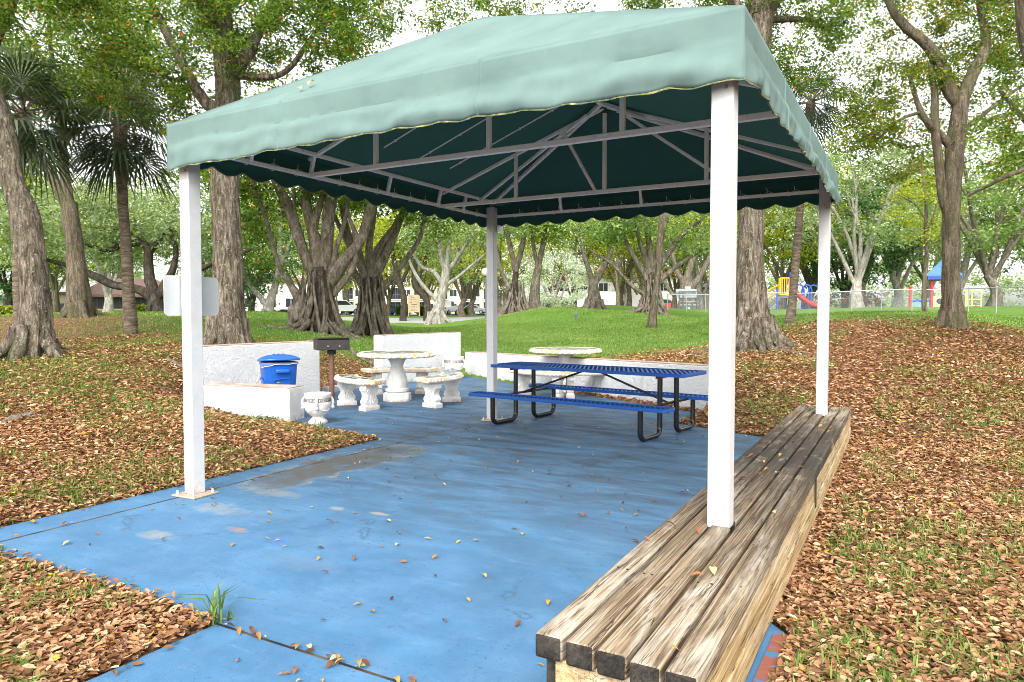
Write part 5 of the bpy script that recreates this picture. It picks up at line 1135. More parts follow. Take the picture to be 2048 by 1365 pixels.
for i, (px, D, s) in enumerate(((1235, 60, 5.0), (1258, 66, 5.0), (1148, 64, 5.2))):
    tree_px('slender_tree', ('straight brown trunk right of the white van', 'second straight trunk right of the white van', 'pinkish brown trunk before the silvery bushy tree')[i], 'tree', D,
      [(px, 632, 11), (px+1, 590, 9), (px-2, 550, 8), (px+3, 500, 6), (px+1, 450, 5)], [[(px, 540, 5), (px+14, 505, 4), (px+20, 470, 3)]], [(px+5, 470, D, 45, 35, 3, 26)], 'bark_brown', 'yellow', 70+i, n_per=50, spread=1.3, L=.32, Wd=.16, flare=.3, rootn=0, group='trees behind the pavilion', rmax=.1, sides=10)
# far wood closing the horizon
rng = np.random.default_rng(77); cs_ = []
for k in range(900):
    px = rng.uniform(-500, 2600); D = rng.uniform(150, 185); p = at(px, 628, D); z = rng.uniform(0, 1)**.8*(12+3.5*math.sin(px*.011)+2.5*math.sin(px*.037)) + .8; cs_.append((p[0], p[1], z))
tag(leaf_cloud('distant_wood', np.array(cs_), 60, 2.3, .8, .42, LEAF['greygreen'], rng), 'far belt of trees closing the horizon', 'woodland', kind='stuff')

# ------------------------------------------------------------------ buildings beyond
def facing(px, D):
    """an Empty frame at the ground under pixel column px: local x to the right in view, y away"""
    b = ground_at(px, D); r = ray(px, 640); return b, math.atan2(r[1], r[0]) - math.pi/2
def mpx(n, D): return n*D/FPX
def window(parent, x, z, wd, ht, y=0, frame='white_wall', panes=2):
    mb = MB(); mb.box((x-wd/2-.08, y-.06, z-.08), (x+wd/2+.08, y+.02, z)); mb.box((x-wd/2-.08, y-.06, z+ht), (x+wd/2+.08, y+.02, z+ht+.08)); mb.box((x-wd/2-.08, y-.055, z), (x-wd/2, y+.02, z+ht)); mb.box((x+wd/2, y-.055, z), (x+wd/2+.08, y+.02, z+ht))
    for k in range(1, panes): mb.box((x-wd/2+wd*k/panes-.03, y-.05, z), (x-wd/2+wd*k/panes+.03, y+.02, z+ht))
    f = mb.build('window', M[frame], parent, smooth=0); mb = MB(); mb.box((x-wd/2, y-.02, z), (x+wd/2, y+.015, z+ht)); mb.build('pane', M['glass_dark'], f, smooth=0)
# long beige clubhouse on the left
D = 68; b, rz = facing(215, D); bl = thing('clubhouse', 'low beige building with brown shingle roof behind the left mound', 'building', tuple(b), rz)
hw = mpx(125, D); zt = at(215, 590, D)[2]-b[2]; zr = at(215, 553, D)[2]-b[2]
mb = MB(); mb.box((-hw, 0, -.5), (hw, 9, zt)); mb.build('wall', M['beige_wall'], bl, smooth=0)
mb = MB(); xo = -hw*.42; mb.add([(xo, -.7, zt), (hw+.6, -.7, zt), (hw+.6, 9.6, zt), (xo, 9.6, zt), (xo+2.5, 4.5, zr), (hw-1.5, 4.5, zr)], [(0, 1, 5, 4), (1, 2, 5), (2, 3, 4, 5), (3, 0, 4), (3, 2, 1, 0)]); mb.build('roof', M['maroon_roof'], bl, smooth=0)
mb = MB(); mb.box((xo, -.72, zt-.22), (hw+.62, -.55, zt+.03)); mb.box((-hw-.2, -.3, zt), (xo, 9, zt+.22)); mb.build('fascia', M['maroon_roof'], bl, smooth=0)
for x0_ in (-hw*.1, hw*.22, hw*.52): window(bl, x0_, zt-1.25, hw*.24, .95, 0, 'letter', 3)
mb = MB(); mb.box((-hw*.78, -.04, 0), (-hw*.73, .02, zt)); mb.box((-hw*.02-1.8, -.05, 0), (-hw*.02-1.6, .02, zt)); mb.build('downpipe', M['maroon_roof'], bl, smooth=0)
mb = MB(); mb.box((-hw*.66, -.05, .2), (-hw*.42, .02, .75)); mb.build('vent_panel', M['glass_dark'], bl, smooth=0)
D = 66; b, rz = facing(18, D); t = thing('shelter', 'small flat-roofed white shelter with dark posts at the far left', 'shelter', tuple(b), rz); hw = mpx(34, D); zt = at(18, 597, D)[2]-b[2]
mb = MB(); mb.box((-hw, 1, -.3), (hw, 5, zt)); mb.build('wall', M['white_wall'], t, smooth=0)
mb = MB(); mb.box((-hw-.6, -.4, zt), (hw+.6, 5.4, zt+.25)); mb.build('roof', M['galv'], t, smooth=0)
for x in (-.2, .25, .85): 
    mb = MB(); mb.box((hw*x-.08, -.2, -.2), (hw*x+.08, -.04, zt)); mb.build('post', M['dark_post'], t, smooth=0)
# apartment block
D = 150; b, rz = facing(830, D); bl = thing('apartment_building', 'cream four-storey apartment block with screened balconies behind the parked cars', 'building', tuple(b), rz)
hw = mpx(175, D); st = 2.9; zt = st*4+.8
mb = MB(); mb.box((-hw, 0, -.5), (hw, 14, zt)); mb.build('wall', M['cream_wall'], bl, smooth=0)
mb = MB(); mb.add([(-hw-.8, -.9, zt), (hw+.8, -.9, zt), (hw+.8, 15, zt), (-hw-.8, 15, zt), (-hw+4, 7, zt+3), (hw-4, 7, zt+3)], [(0, 1, 5, 4), (1, 2, 5), (2, 3, 4, 5), (3, 0, 4), (3, 2, 1, 0)]); mb.build('roof', M['clay_roof'], bl, smooth=0)
for s_ in range(4):
    z0_ = .75+s_*st
    for x in np.arange(-hw+2.0, hw-1, 4.9):
        window(bl, x, z0_, 1.5, 1.4, 0)
        mb = MB(); mb.box((x+1.55, -.9, z0_-.75), (x+3.75, .02, z0_-.6)); mb.box((x+1.55, -.92, z0_+1.75), (x+3.75, -.05, z0_+1.9)); bal = mb.build('balcony', M['white_wall'], bl, smooth=0)
        mb = MB(); mb.box((x+1.6, -.03, z0_-.6), (x+3.7, .02, z0_+1.75)); mb.build('screen', M['glass_dark'], bal, smooth=0)
        mb = MB()
        for k in range(5): mb.box((x+1.6+k*.5, -.86, z0_-.6), (x+1.66+k*.5, -.82, z0_+1.75))
        mb.box((x+1.6, -.87, z0_+.3), (x+3.7, -.83, z0_+.36)); mb.build('railing', M['dark_post'], bal, smooth=0)
D = 122; b, rz = facing(1260, D); bl = thing('apartment_building', 'long white apartment wing partly hidden behind the white van and trunks', 'building', tuple(b), rz); hw = mpx(150, D)
mb = MB(); mb.box((-hw, 0, -.5), (hw, 10, 6.2)); mb.build('wall', M['white_wall'], bl, smooth=0)
mb = MB(); mb.add([(-hw-.6, -.8, 6.2), (hw+.6, -.8, 6.2), (hw+.6, 10.8, 6.2), (-hw-.6, 10.8, 6.2), (-hw+3, 5, 8.4), (hw-3, 5, 8.4)], [(0, 1, 5, 4), (1, 2, 5), (2, 3, 4, 5), (3, 0, 4), (3, 2, 1, 0)]); mb.build('roof', M['clay_roof'], bl, smooth=0)
for s_ in range(2):
    for x in np.arange(-hw+1.5, hw, 3.4): window(bl, x, .9+s_*2.9, 1.5, 1.35, 0)
D = 96; b, rz = facing(570, D); bl = thing('apartment_building', 'pale low building seen left of the broad banyan', 'building', tuple(b), rz); hw = mpx(80, D)
mb = MB(); mb.box((-hw, 0, -.5), (hw, 8, 4.6)); mb.build('wall', M['white_wall'], bl, smooth=0); mb = MB(); mb.box((-hw-.5, -.6, 4.6), (hw+.5, 8.5, 5.0)); mb.build('roof', M['clay_roof'], bl, smooth=0)
for x in np.arange(-hw+1, hw, 2.6): window(bl, x, 1.0, 1.3, 1.2, 0)
D = 62; b, rz = facing(1425, D); bl = thing('shed', 'beige shed with white and red edged roof behind the bleachers', 'shed', tuple(b), rz); hw = mpx(30, D); zt = at(1410, 578, D)[2]-b[2]
mb = MB(); mb.box((-hw, 0, -.4), (hw, 4, zt)); mb.build('wall', M['beige_wall'], bl, smooth=0); mb = MB(); mb.box((-hw-.3, -.4, zt), (hw+.3, 4.4, zt+.12)); mb.build('fascia', M['letter'], bl, smooth=0)
mb = MB(); mb.add([(-hw-.3, -.4, zt+.12), (hw+.3, -.4, zt+.12), (hw+.3, 4.4, zt+.12), (-hw-.3, 4.4, zt+.12), (0, 2, zt+.75)], [(0, 1, 4), (1, 2, 4), (2, 3, 4), (3, 0, 4), (3, 2, 1, 0)]); mb.build('roof', M['white_wall'], bl, smooth=0)
mb = MB(); mb.ball((0, 2, zt+.72), .28, 8, 0, (2.2, 2, .6)); mb.build('roof_cap', M['red_paint'], bl)

# ------------------------------------------------------------------ cars
def car(px, D, yaw, col, label, kind='sedan', dz=0, s=1.0):
    b = ground_at(px, D); r = ray(px, 640); rz = math.atan2(r[1], r[0]) - math.pi/2 + yaw
    t = thing('parked_car' if kind != 'van' else 'parked_van', label, 'car' if kind not in ('van', 'pickup') else kind.replace('pickup', 'pickup truck'), (b[0], b[1], b[2]+.12+dz), rz, 'parked vehicles'); t.scale = (s, s, s)
    body = paint('car_paint_' + kind + str(px), col, .28, .03)
    if kind == 'sedan': prof = [(-2.25, .28), (-2.28, .62), (-2.15, .86), (-1.55, .95), (-.95, 1.38), (-.45, 1.46), (.35, 1.43), (1.05, .98), (1.95, .84), (2.25, .62), (2.27, .28)]; gl = [(-1.38, .97), (-.9, 1.32), (-.42, 1.39), (.32, 1.36), (.88, .98)]; H = .95; ln = 1.35
    elif kind == 'suv': prof = [(-2.25, .35), (-2.3, .8), (-2.22, 1.05), (-2.05, 1.62), (-1.6, 1.70), (.2, 1.68), (1.0, 1.12), (1.95, 1.0), (2.25, .75), (2.27, .35)]; gl = [(-1.98, 1.10), (-1.85, 1.58), (.15, 1.58), (.8, 1.12)]; ln = 1.38
    elif kind == 'pickup': prof = [(-2.7, .45), (-2.72, 1.02), (-.75, 1.05), (-.7, 1.80), (-.3, 1.86), (.55, 1.82), (1.1, 1.18), (2.4, 1.05), (2.68, .85), (2.7, .45)]; gl = [(-.6, 1.16), (-.55, 1.74), (.5, 1.72), (.95, 1.18)]; ln = 1.7
    else: prof = [(-2.9, .35), (-2.95, 1.2), (-2.9, 2.30), (-2.7, 2.42), (1.2, 2.40), (2.0, 1.45), (2.75, 1.15), (2.9, .8), (2.9, .35)]; gl = [(.75, 1.45), (.75, 2.05), (1.2, 2.1), (1.75, 1.48)]; ln = 1.85
    Mx = Matrix(((1, 0, 0, 0), (0, 0, 1, 0), (0, 1, 0, 0), (0, 0, 0, 1))); hwid = .88
    mb = MB(); mb.prism(prof, -hwid, hwid, Mx); bo = mb.build('body', body, t, smooth=35, bevel=.07, seg=3)
    for s in (-1, 1):
        mb = MB(); mb.prism(gl, s*hwid-.004 if s > 0 else -hwid-.008, s*hwid+.008 if s > 0 else -hwid+.004, Mx); mb.build('side_window', M['glass_dark'], t, smooth=0)
    k = 1 if kind != 'pickup' else 4
    fr = {'sedan': ((.45, 1.39), (.98, 1.03)), 'suv': ((.28, 1.62), (.92, 1.18)), 'pickup': ((.62, 1.74), (1.05, 1.24)), 'van': ((1.28, 2.28), (1.95, 1.52))}[kind]
    d = Vector((fr[1][0]-fr[0][0], 0, fr[1][1]-fr[0][1])); n = Vector((-d.z, 0, d.x)).normalized(); n = n if n.x > 0 else -n
    mb = MB(); P = [Vector((fr[0][0], -.68, fr[0][1])), Vector((fr[1][0], -.74, fr[1][1])), Vector((fr[1][0], .74, fr[1][1])), Vector((fr[0][0], .68, fr[0][1]))]; mb.add([tuple(p+n*.012) for p in P] + [tuple(p-n*.02) for p in P], [(0, 1, 2, 3), (7, 6, 5, 4), (0, 4, 5, 1), (1, 5, 6, 2), (2, 6, 7, 3), (3, 7, 4, 0)]); mb.build('windscreen', M['glass_dark'], t, smooth=0)
    for sx in (-1, 1):
        for sy in (-1, 1):
            mb = MB(); mb.tube([(sx*ln, sy*(hwid-.16), .33), (sx*ln, sy*(hwid+.03), .33)], .33, 20); wh = mb.build('wheel', M['tyre'], t); mb = MB(); mb.tube([(sx*ln, sy*(hwid+.0), .33), (sx*ln, sy*(hwid+.04), .33)], .20, 14); mb.build('rim', M['rim'], wh)
    xf, xr_ = max(p[0] for p in prof), min(p[0] for p in prof)
    for sy in (-1, 1):
        mb = MB(); mb.box((xf-.10, sy*.66-.16, .62), (xf+.01, sy*.66+.16, .78)); mb.build('headlight', M['white_wall'], t, bevel=.02)
        mb = MB(); mb.box((xr_-.02, sy*.72-.1, .70), (xr_+.08, sy*.72+.1, .95)); mb.build('tail_light', M['lamp_red'], t, bevel=.02)
    mb = MB(); mb.box((xf-.06, -.5, .40), (xf+.015, .5, .58)); mb.build('grille', M['letter'], t); mb = MB(); mb.box((xr_-.05, -.85, .36), (xr_+.05, .85, .52)); mb.build('bumper', M['galv'], t, bevel=.02)
    return t
car(773, 100, .5, (.03, .05, .10), 'dark blue car left of the clipped hedge by the parking sign')
car(893, 96, 1.25, (.72, .72, .72), 'white pickup truck seen from behind beside the pale fig trunk', 'pickup')
car(912, 112, -.25, (.55, .58, .60), 'silver sedan parked side-on left of the square hedge')
car(948, 118, -.2, (.35, .38, .42), 'grey sedan mostly hidden behind the square hedge')
car(1122, 90, .35, (.03, .035, .04), 'dark wagon parked behind the mound crest', 'suv', .25)
car(1196, 84, 3.3, (.75, .75, .76), 'white high-roofed van behind the V-forked fig', 'van', .2, .95)
car(1330, 86, .2, (.6, .05, .06), 'red car glimpsed left of the fence corner', 'sedan', .15)
car(684, 84, .4, (.62, .64, .66), 'light grey wagon seen between the two banyans', 'suv')
car(820, 124, 0.1, (.15, .2, .3), 'dark car behind the parking sign and hedge')

# ------------------------------------------------------------------ parking sign, hedges, globe lamp, ground light
D = 78; b, rz = facing(828, D); t = thing('park_sign', 'tall tan directory sign board with dark lettering between two hedges', 'sign', tuple(b), rz); k = D/FPX
zb, zt = at(828, 625, D)[2]-b[2], at(828, 590, D)[2]-b[2]; hw = 9.6*k
mb = MB(); mb.box((-hw, -.05, zb), (hw, .05, zt)); bo = mb.build('board', M['sign_board'], t, bevel=.01)
for s in (-1, 1):
    mb = MB(); mb.box((s*(hw+.06)-.06, -.08, -.3), (s*(hw+.06)+.06, .08, zt+.10)); mb.build('post', M['sign_board'], t, bevel=.01)
def text(body, s, x, z, y=-.054, parent=None, nm='lettering', mat='letter', align='CENTER'):
    cu = bpy.data.curves.new(nm, 'FONT'); cu.body = body; cu.size = s; cu.align_x = align; cu.extrude = .002; tmp = bpy.data.objects.new('tmp', cu); COL.objects.link(tmp)
    dg = bpy.context.evaluated_depsgraph_get(); me = bpy.data.meshes.new_from_object(tmp.evaluated_get(dg)); bpy.data.objects.remove(tmp); me.materials.clear(); me.materials.append(M[mat])
    o = bpy.data.objects.new(nm, me); COL.objects.link(o); o.parent = parent; o.location = (x, y, z); o.rotation_euler = (math.pi/2, 0, 0); return o
text('A', hw*.62, -hw*.58, zb+(zt-zb)*.52, parent=bo)
mb = MB(); mb.box((-hw*.50, -.056, zb+(zt-zb)*.435), (hw*.60, -.051, zb+(zt-zb)*.475)); mb.build('printed_bar', M['letter'], bo)
for f, wds in ((.90, (.25,)), (.82, (.2, .2, .12)), (.73, (.22, .3, .15)), (.58, (.75,)), (.32, (.3, .35, .2)), (.24, (.2, .4, .25)), (.16, (.45, .2)), (.09, (.3, .3, .3))):   # unreadably small lines of print
    x = -hw*.62 if f != .58 else -hw*.2
    for wd in wds: mb = MB(); mb.box((x, -.055, zb+(zt-zb)*f), (x+hw*wd, -.051, zb+(zt-zb)*(f+.02))); mb.build('printed_line', M['rust_pipe'], bo); x += hw*(wd+.18)
def hedge(px, D, wpx, hpx, label, mat='hedge', depth=1.2, dens=1):
    b, rz = facing(px, D); k = D/FPX; rng = np.random.default_rng(int(px)); t = thing('hedge', label, 'hedge', tuple(b), rz, 'clipped hedges'); hw, h = wpx*k/2, hpx*k; n = int(60*dens)
    c = np.stack([rng.uniform(-hw, hw, n), rng.uniform(0, depth, n), rng.uniform(.1, h, n)], 1); o = leaf_cloud('foliage', c, 50, .28, .16, .10, LEAF[mat], rng, t, flat=.8)
    mb = MB()
    for q in range(8): x = -hw + 2*hw*(q+.5)/8; mb.tube([(x, depth/2, -.1), (x+.1, depth/2+.1, h*.5), (x+.15, depth/2, h*.85)], [.04, .03, .01], 5)
    mb.build('stems', M['bark_dark'], t)
hedge(805, 79, 24, 20, 'clipped green hedge left of the directory sign'); hedge(847, 79, 19, 19, 'clipped green hedge right of the directory sign'); hedge(935, 98, 21, 13, 'square clipped hedge beside the silver sedan')
hedge(300, 54, 40, 10, 'low yellow-green hedge in front of the beige building', 'hedge_y'); hedge(35, 40, 90, 14, 'yellow-green hedge at the far left behind the leaning trunk', 'hedge_y', 1.2, 1.6); hedge(570, 80, 60, 8, 'dark hedge beyond the knoll left of the broad banyan')
D = 55; b, rz = facing(968, D); t = thing('globe_lamp', 'white globe street lamp half hidden by the back pavilion post', 'street lamp', tuple(b), rz); zg = at(968, 545, D)[2]-b[2]
mb = MB(); mb.tube([(.15, 0, -.2), (.15, 0, zg-.35)], [.07, .05], 10); mb.lathe([(.05, zg-.4), (.14, zg-.32), (.1, zg-.28)], 12, (.15, 0, 0)); mb.build('pole', M['dark_post'], t)
mb = MB(); mb.ball((.15, 0, zg), .34, 20); mb.build('globe', M['white_post'], t)
D = 30; b, rz = facing(1152, D); t = thing('ground_light', 'small grey landscape light on the lawn mound', 'light', tuple(b), rz); k = D/FPX
mb = MB(); mb.tube([(0, 0, -.1), (0, 0, 9*k)], .035, 8); mb.build('stake', M['dark_post'], t); mb = MB(); mb.box((-.085, -.06, 8*k), (.085, .06, 15*k)); h_ = mb.build('lamp_housing', M['dark_post'], t, bevel=.01); mb = MB(); mb.box((-.06, -.065, 9.5*k), (.06, -.055, 13.5*k)); mb.build('lens', M['dark_post'], h_)

# ------------------------------------------------------------------ chain link fences, bleachers, playground
def chainmat():
    g = G('chain_link_mesh'); v = g.obj(); x, y, z = g.sep(v); P = .075
    def band(s): return g.math('LESS_THAN', g.math('ABSOLUTE', g.math('SUBTRACT', g.math('FRACT', g.math('DIVIDE', g.math('ADD', x, g.math('MULTIPLY', z, s)), P)), .5)), .038)
    f = g.math('MAXIMUM', band(1.0), band(-1.0)); g.fin((.28, .30, .31), .4, .5); tr = g.nt.nodes.new('ShaderNodeBsdfTransparent'); mx = g.nt.nodes.new('ShaderNodeMixShader')
    g.link(f, mx.inputs[0]); g.link(tr.outputs[0], mx.inputs[1]); g.link(g.b.outputs[0], mx.inputs[2]); g.link(mx.outputs[0], g.out.inputs[0]); return g.mat
M['chain'] = chainmat()
def fence(P, Q, hP, hQ, n, label, base=0):
    """P, Q ground ends; hP, hQ top rail heights"""
    d = np.array(Q[:2])-np.array(P[:2]); Ln = np.hypot(*d); t = thing('chain_link_fence', label, 'fence', tuple(P), math.atan2(d[1], d[0]), 'chain link fences')
    zs = [gz(P[0]+d[0]*u, P[1]+d[1]*u)-P[2] for u in np.linspace(0, 1, n+1)]; hs = np.linspace(hP, hQ, n+1)
    for i in range(n+1):
        x = Ln*i/n; mb = MB(); mb.tube([(x, 0, zs[i]-.3), (x, 0, zs[i]+hs[i]+.03)], .03, 8); mb.ball((x, 0, zs[i]+hs[i]+.04), .038, 8); mb.build('post', M['galv'], t)
    mb = MB(); mb.tube([(Ln*i/n, 0, zs[i]+hs[i]) for i in range(n+1)], .024, 8); mb.build('top_rail', M['galv'], t)
    mb = MB()
    for i in range(n): mb.add([(Ln*i/n, .02, zs[i]), (Ln*(i+1)/n, .02, zs[i+1]), (Ln*(i+1)/n, .02, zs[i+1]+hs[i+1]), (Ln*i/n, .02, zs[i]+hs[i])], [(0, 1, 2, 3)])
    mb.build('wire_mesh', M['chain'], t, smooth=0)
def top_h(px, py, D): g_ = ground_at(px, D); return g_, at(px, py, D)[2]-g_[2]
(Pa, ha), (Pb, hb_) = top_h(1335, 590, 40), top_h(1530, 588, 38); fence(Pa, Pb, ha, hb_, 5, 'chain link fence in front of the bleachers')
(Pc, hc_), (Pd, hd_) = top_h(1530, 586, 38), top_h(1885, 580, 36); fence(Pc, Pd, hc_, hd_, 6, 'chain link fence across the front of the playground')
(Pe, he_), (Pf, hf_) = top_h(1885, 580, 36), top_h(2120, 571, 30); fence(Pe, Pf, he_, hf_, 4, 'chain link fence continuing to the right edge')
(Pg, hg_), (Ph, hh_) = top_h(1640, 598, 54), top_h(2140, 599, 50); fence(Pg, Ph, hg_, hh_, 8, 'far lower chain link fence behind the playground')
# aluminium bleachers seen from behind the fence
D = 43; b, rz = facing(1378, D); t = thing('bleachers', 'grey aluminium bleachers on dark posts behind the chain link fence', 'bleachers', tuple(b), rz+.12); k = D/FPX
def Z(py): return at(1378, py, D)[2]-b[2]
hw = 21*k
for i, (py0, py1, yy) in enumerate(((577, 584, 1.6), (587, 596, 1.1), (602, 604.5, .6), (609, 612, .2))):
    mb = MB(); mb.box((-hw*(1 if i < 3 else .8), yy-.12, Z(py1)), (hw*(1 if i < 3 else .95), yy+.12, Z(py0))); mb.build('seat_plank', M['bleacher'], t, bevel=.01)
mb = MB(); mb.box((-hw*.1, 1.75, Z(577)), (hw*.48, 1.8, Z(571))); mb.build('back_panel', M['bleacher'], t)
for x in (-.92, -.55, -.2, .3, .75, .98):
    mb = MB(); mb.tube([(hw*x, .0, -.2), (hw*x, .0, Z(585 if abs(x) > .5 else 606))], .045, 8); mb.build('upright', M['dark_post'], t)
for py in (583.5, 596.5, 612, 621): mb = MB(); mb.tube([(-hw, .02, Z(py)), (hw, .02, Z(py))], .035, 8); mb.build('cross_rail', M['dark_post'], t)
mb = MB(); mb.box((-hw*.3, .1, Z(620)), (hw*.1, .5, Z(612))); mb.build('step_box', M['white_wall'], t, bevel=.02)
# playground with slide
D = 44; b, rz = facing(1575, D); pg = thing('slide_playset', 'playground set with yellow deck, red slide and blue arches behind the fence', 'playground', tuple(b), rz); k = D/FPX
def Q(px, py, y=0): return ((px-1575)*k, y, at(1575, py, D)[2]-b[2])
def ptube(name, pts, r, mat, n=8): mb = MB(); mb.tube(pts, r, n); return mb.build(name, M[mat], pg)
for px, pt_, y in ((1555, 575, 0), (1572, 590, 1.3), (1579, 545, 0), (1589, 590, 1.3)): ptube('post', [Q(px, 634, y), Q(px, pt_, y)], .055, 'blue_paint', 10)
mb = MB(); a_, c_ = Q(1558, 593), Q(1578, 595); mb.box((a_[0], 0, c_[2]-.05), (c_[0]+.1, 1.3, a_[2]+.02)); mb.build('deck', M['grey_rubber'], pg)
mb = MB(); a_, c_ = Q(1560, 557), Q(1577, 590)
for x in np.linspace(a_[0], c_[0], 5): mb.tube([(x, 0, a_[2]), (x, 0, c_[2])], .032 if x > a_[0]+.05 else .09, 8)
mb.tube([(a_[0], 0, a_[2]), (c_[0], 0, a_[2])], .05, 8); mb.tube([(a_[0], 0, c_[2]), (c_[0], 0, c_[2])], .045, 8); mb.build('guard_rail', M['yellow_paint'], pg)
for y in (-.05, .8): ptube('handrail', [Q(1559, 570, y), Q(1545, 577, y), Q(1528, 590, y), Q(1524, 594, y), Q(1525, 600, y)], .05, 'yellow_paint'); ptube('handrail', [Q(1555, 586, y), Q(1540, 594, y), Q(1526, 603, y)], .045, 'yellow_paint')
mb = MB(); A_, B_ = Q(1560, 594), Q(1527, 622); nst = 6
for i in range(nst): u = i/(nst-1); x = A_[0]*(1-u)+B_[0]*u; z = A_[2]*(1-u)+B_[2]*u; mb.box((x-.16, .02, z-.04), (x+.16, .75, z))
for y in (0, .75): mb.sqtube((A_[0], y, A_[2]-.05), (B_[0], y, B_[2]-.05), .05, h=.24)
mb.build('stairs', M['grey_rubber'], pg)
sp_ = cat_rom([Q(1583, 591), Q(1592, 593), Q(1602, 602), Q(1614, 611), Q(1630, 618), Q(1645, 626), Q(1652, 628)], 5); mb = MB(); G_ = np.zeros((len(sp_), 9, 3))
for i, p_ in enumerate(sp_):
    for j in range(9): u = (j-4)/4; G_[i, j] = p_ + np.array([0, .45+u*.36, .26*abs(u)**3])
mb.grid(G_); sl_ = mb.build('slide', M['red_paint'], pg, smooth=60); so = sl_.modifiers.new('solid', 'SOLIDIFY'); so.thickness = .05
mb = MB(); mb.tube(G_[:, 0], .05, 6); mb.tube(G_[:, 8], .05, 6); mb.build('slide_edge', M['red_paint'], sl_)
for i, (xa, xb, y) in enumerate(((1588, 1605, .8), (1602, 1620, 1.5), (1615, 1634, 2.2))):
    r_ = (xb-xa)/2; ptube('arch', [Q(xa, 632, y), Q(xa, 582, y)] + [Q((xa+xb)/2-r_*math.cos(th), 582-13*math.sin(th), y) for th in np.linspace(.2, math.pi-.2, 9)] + [Q(xb, 582, y), Q(xb, 632, y)], .055, 'blue_paint', 10)
# roofed playground tower
D = 42; b, rz = facing(1862, D); pg = thing('roofed_playset', 'playground tower with blue roof, red posts and yellow panels behind the big right trunk', 'playground', tuple(b), rz); k = D/FPX
def Q(px, py, y=0): return ((px-1862)*k, y, at(1862, py, D)[2]-b[2])
for px, tp, y in ((1825, 573, 0), (1862, 560, 0), (1937, 612, -.4), (1905, 560, 0), (1862, 560, 1.4), (1905, 560, 1.4)): ptube('post', [Q(px, 634, y), Q(px, tp, y)], .085 if px < 1830 else .07, 'red_paint', 10)
mb = MB(); a_, c_ = Q(1856, 560), Q(1911, 553); ap = Q(1884, 516, .7); mb.box((a_[0], -.35, a_[2]), (c_[0], 1.75, c_[2])); mb.build('roof_fascia', M['blue_paint'], pg)
mb = MB(); e0, e1 = a_[0]-.05, c_[0]+.05
for i in range(7): u0, u1 = i/7, (i+1)/7; cxm = (e0+e1)/2; zA, zB = c_[2]+(ap[2]-c_[2])*u0, c_[2]+(ap[2]-c_[2])*u1; h0, h1 = (e1-e0)/2*(1-u0**1.25)+.03, (e1-e0)/2*(1-u1**1.25)*1.04+.03; mb.add([(cxm-h0, .7-h0*.75, zA), (cxm+h0, .7-h0*.75, zA), (cxm+h0, .7+h0*.75, zA), (cxm-h0, .7+h0*.75, zA), (cxm-h1, .7-h1*.75, zB), (cxm+h1, .7-h1*.75, zB), (cxm+h1, .7+h1*.75, zB), (cxm-h1, .7+h1*.75, zB)], [(0, 1, 5, 4), (1, 2, 6, 5), (2, 3, 7, 6), (3, 0, 4, 7), (4, 5, 6, 7), (3, 2, 1, 0)])
mb.build('roof', M['roof_blue'], pg, smooth=0)
mb = MB(); a_, c_ = Q(1827, 622), Q(1858, 599); mb.box((a_[0], -.03, a_[2]), (c_[0], .03, c_[2])); pn = mb.build('play_panel', M['teal_panel'], pg, bevel=.02); mb = MB(); mb.tube([(a_[0]+(c_[0]-a_[0])*u, -.04, c_[2]-.04-.07*math.sin(u*9)**2) for u in np.linspace(0, 1, 24)], .05, 6); mb.build('wavy_edge', M['blue_paint'], pn)
mb = MB(); a_, c_ = Q(1865, 624), Q(1902, 593); mb.box((a_[0], -.03, a_[2]), (c_[0], .03, c_[2])); pn = mb.build('play_panel', M['pale_yellow'], pg, bevel=.02); mb = MB(); m_ = Q(1876, 603); mb.tube([(m_[0], -.036, m_[2]), (m_[0], .02, m_[2])], .17, 20); mb.build('porthole', M['glass_dark'], pn)
for xa, xb, y in ((1920, 1945, 0), (1923, 1931, .8), (1871, 1883, .5)): r_ = (xb-xa)/2; ptube('hoop_rail', [Q(xa, 632, y), Q(xa, 587, y)] + [Q((xa+xb)/2-r_*math.cos(th), 587-5*math.sin(th), y) for th in np.linspace(.25, math.pi-.25, 7)] + [Q(xb, 587, y), Q(xb, 632, y)], .045, 'pale_yellow')
for py in (600, 612): ptube('rung', [Q(1920, py), Q(1945, py)], .035, 'pale_yellow')
# pink shrub and pale post by the far fence
for px, label in ((1655, 'low pink flowering shrub left of the far right post'), (1730, 'pink flowering shrub right of the white-stemmed fig')):
    g_ = ground_at(px, 50); rng = np.random.default_rng(px); t = thing('flowering_shrub', label, 'shrub', tuple(g_), 0, 'pink shrubs'); lm = LEAF.get('pink') or leafmat('pink_flower', [(0, (.06, .10, .04)), (.45, (.12, .16, .06)), (.5, (.50, .10, .10)), (1, (.65, .2, .2))]); LEAF['pink'] = lm
    leaf_cloud('foliage', np.stack([rng.normal(0, .7, 30), rng.normal(0, .5, 30), rng.uniform(.2, 1.1, 30)], 1), 40, .3, .14, .09, lm, rng, t)
    mb = MB(); mb.tube([(0, 0, -.1), (.1, 0, .5), (.2, .1, .9)], [.05, .03, .01], 6); mb.build('stems', M['bark_dark'], t)

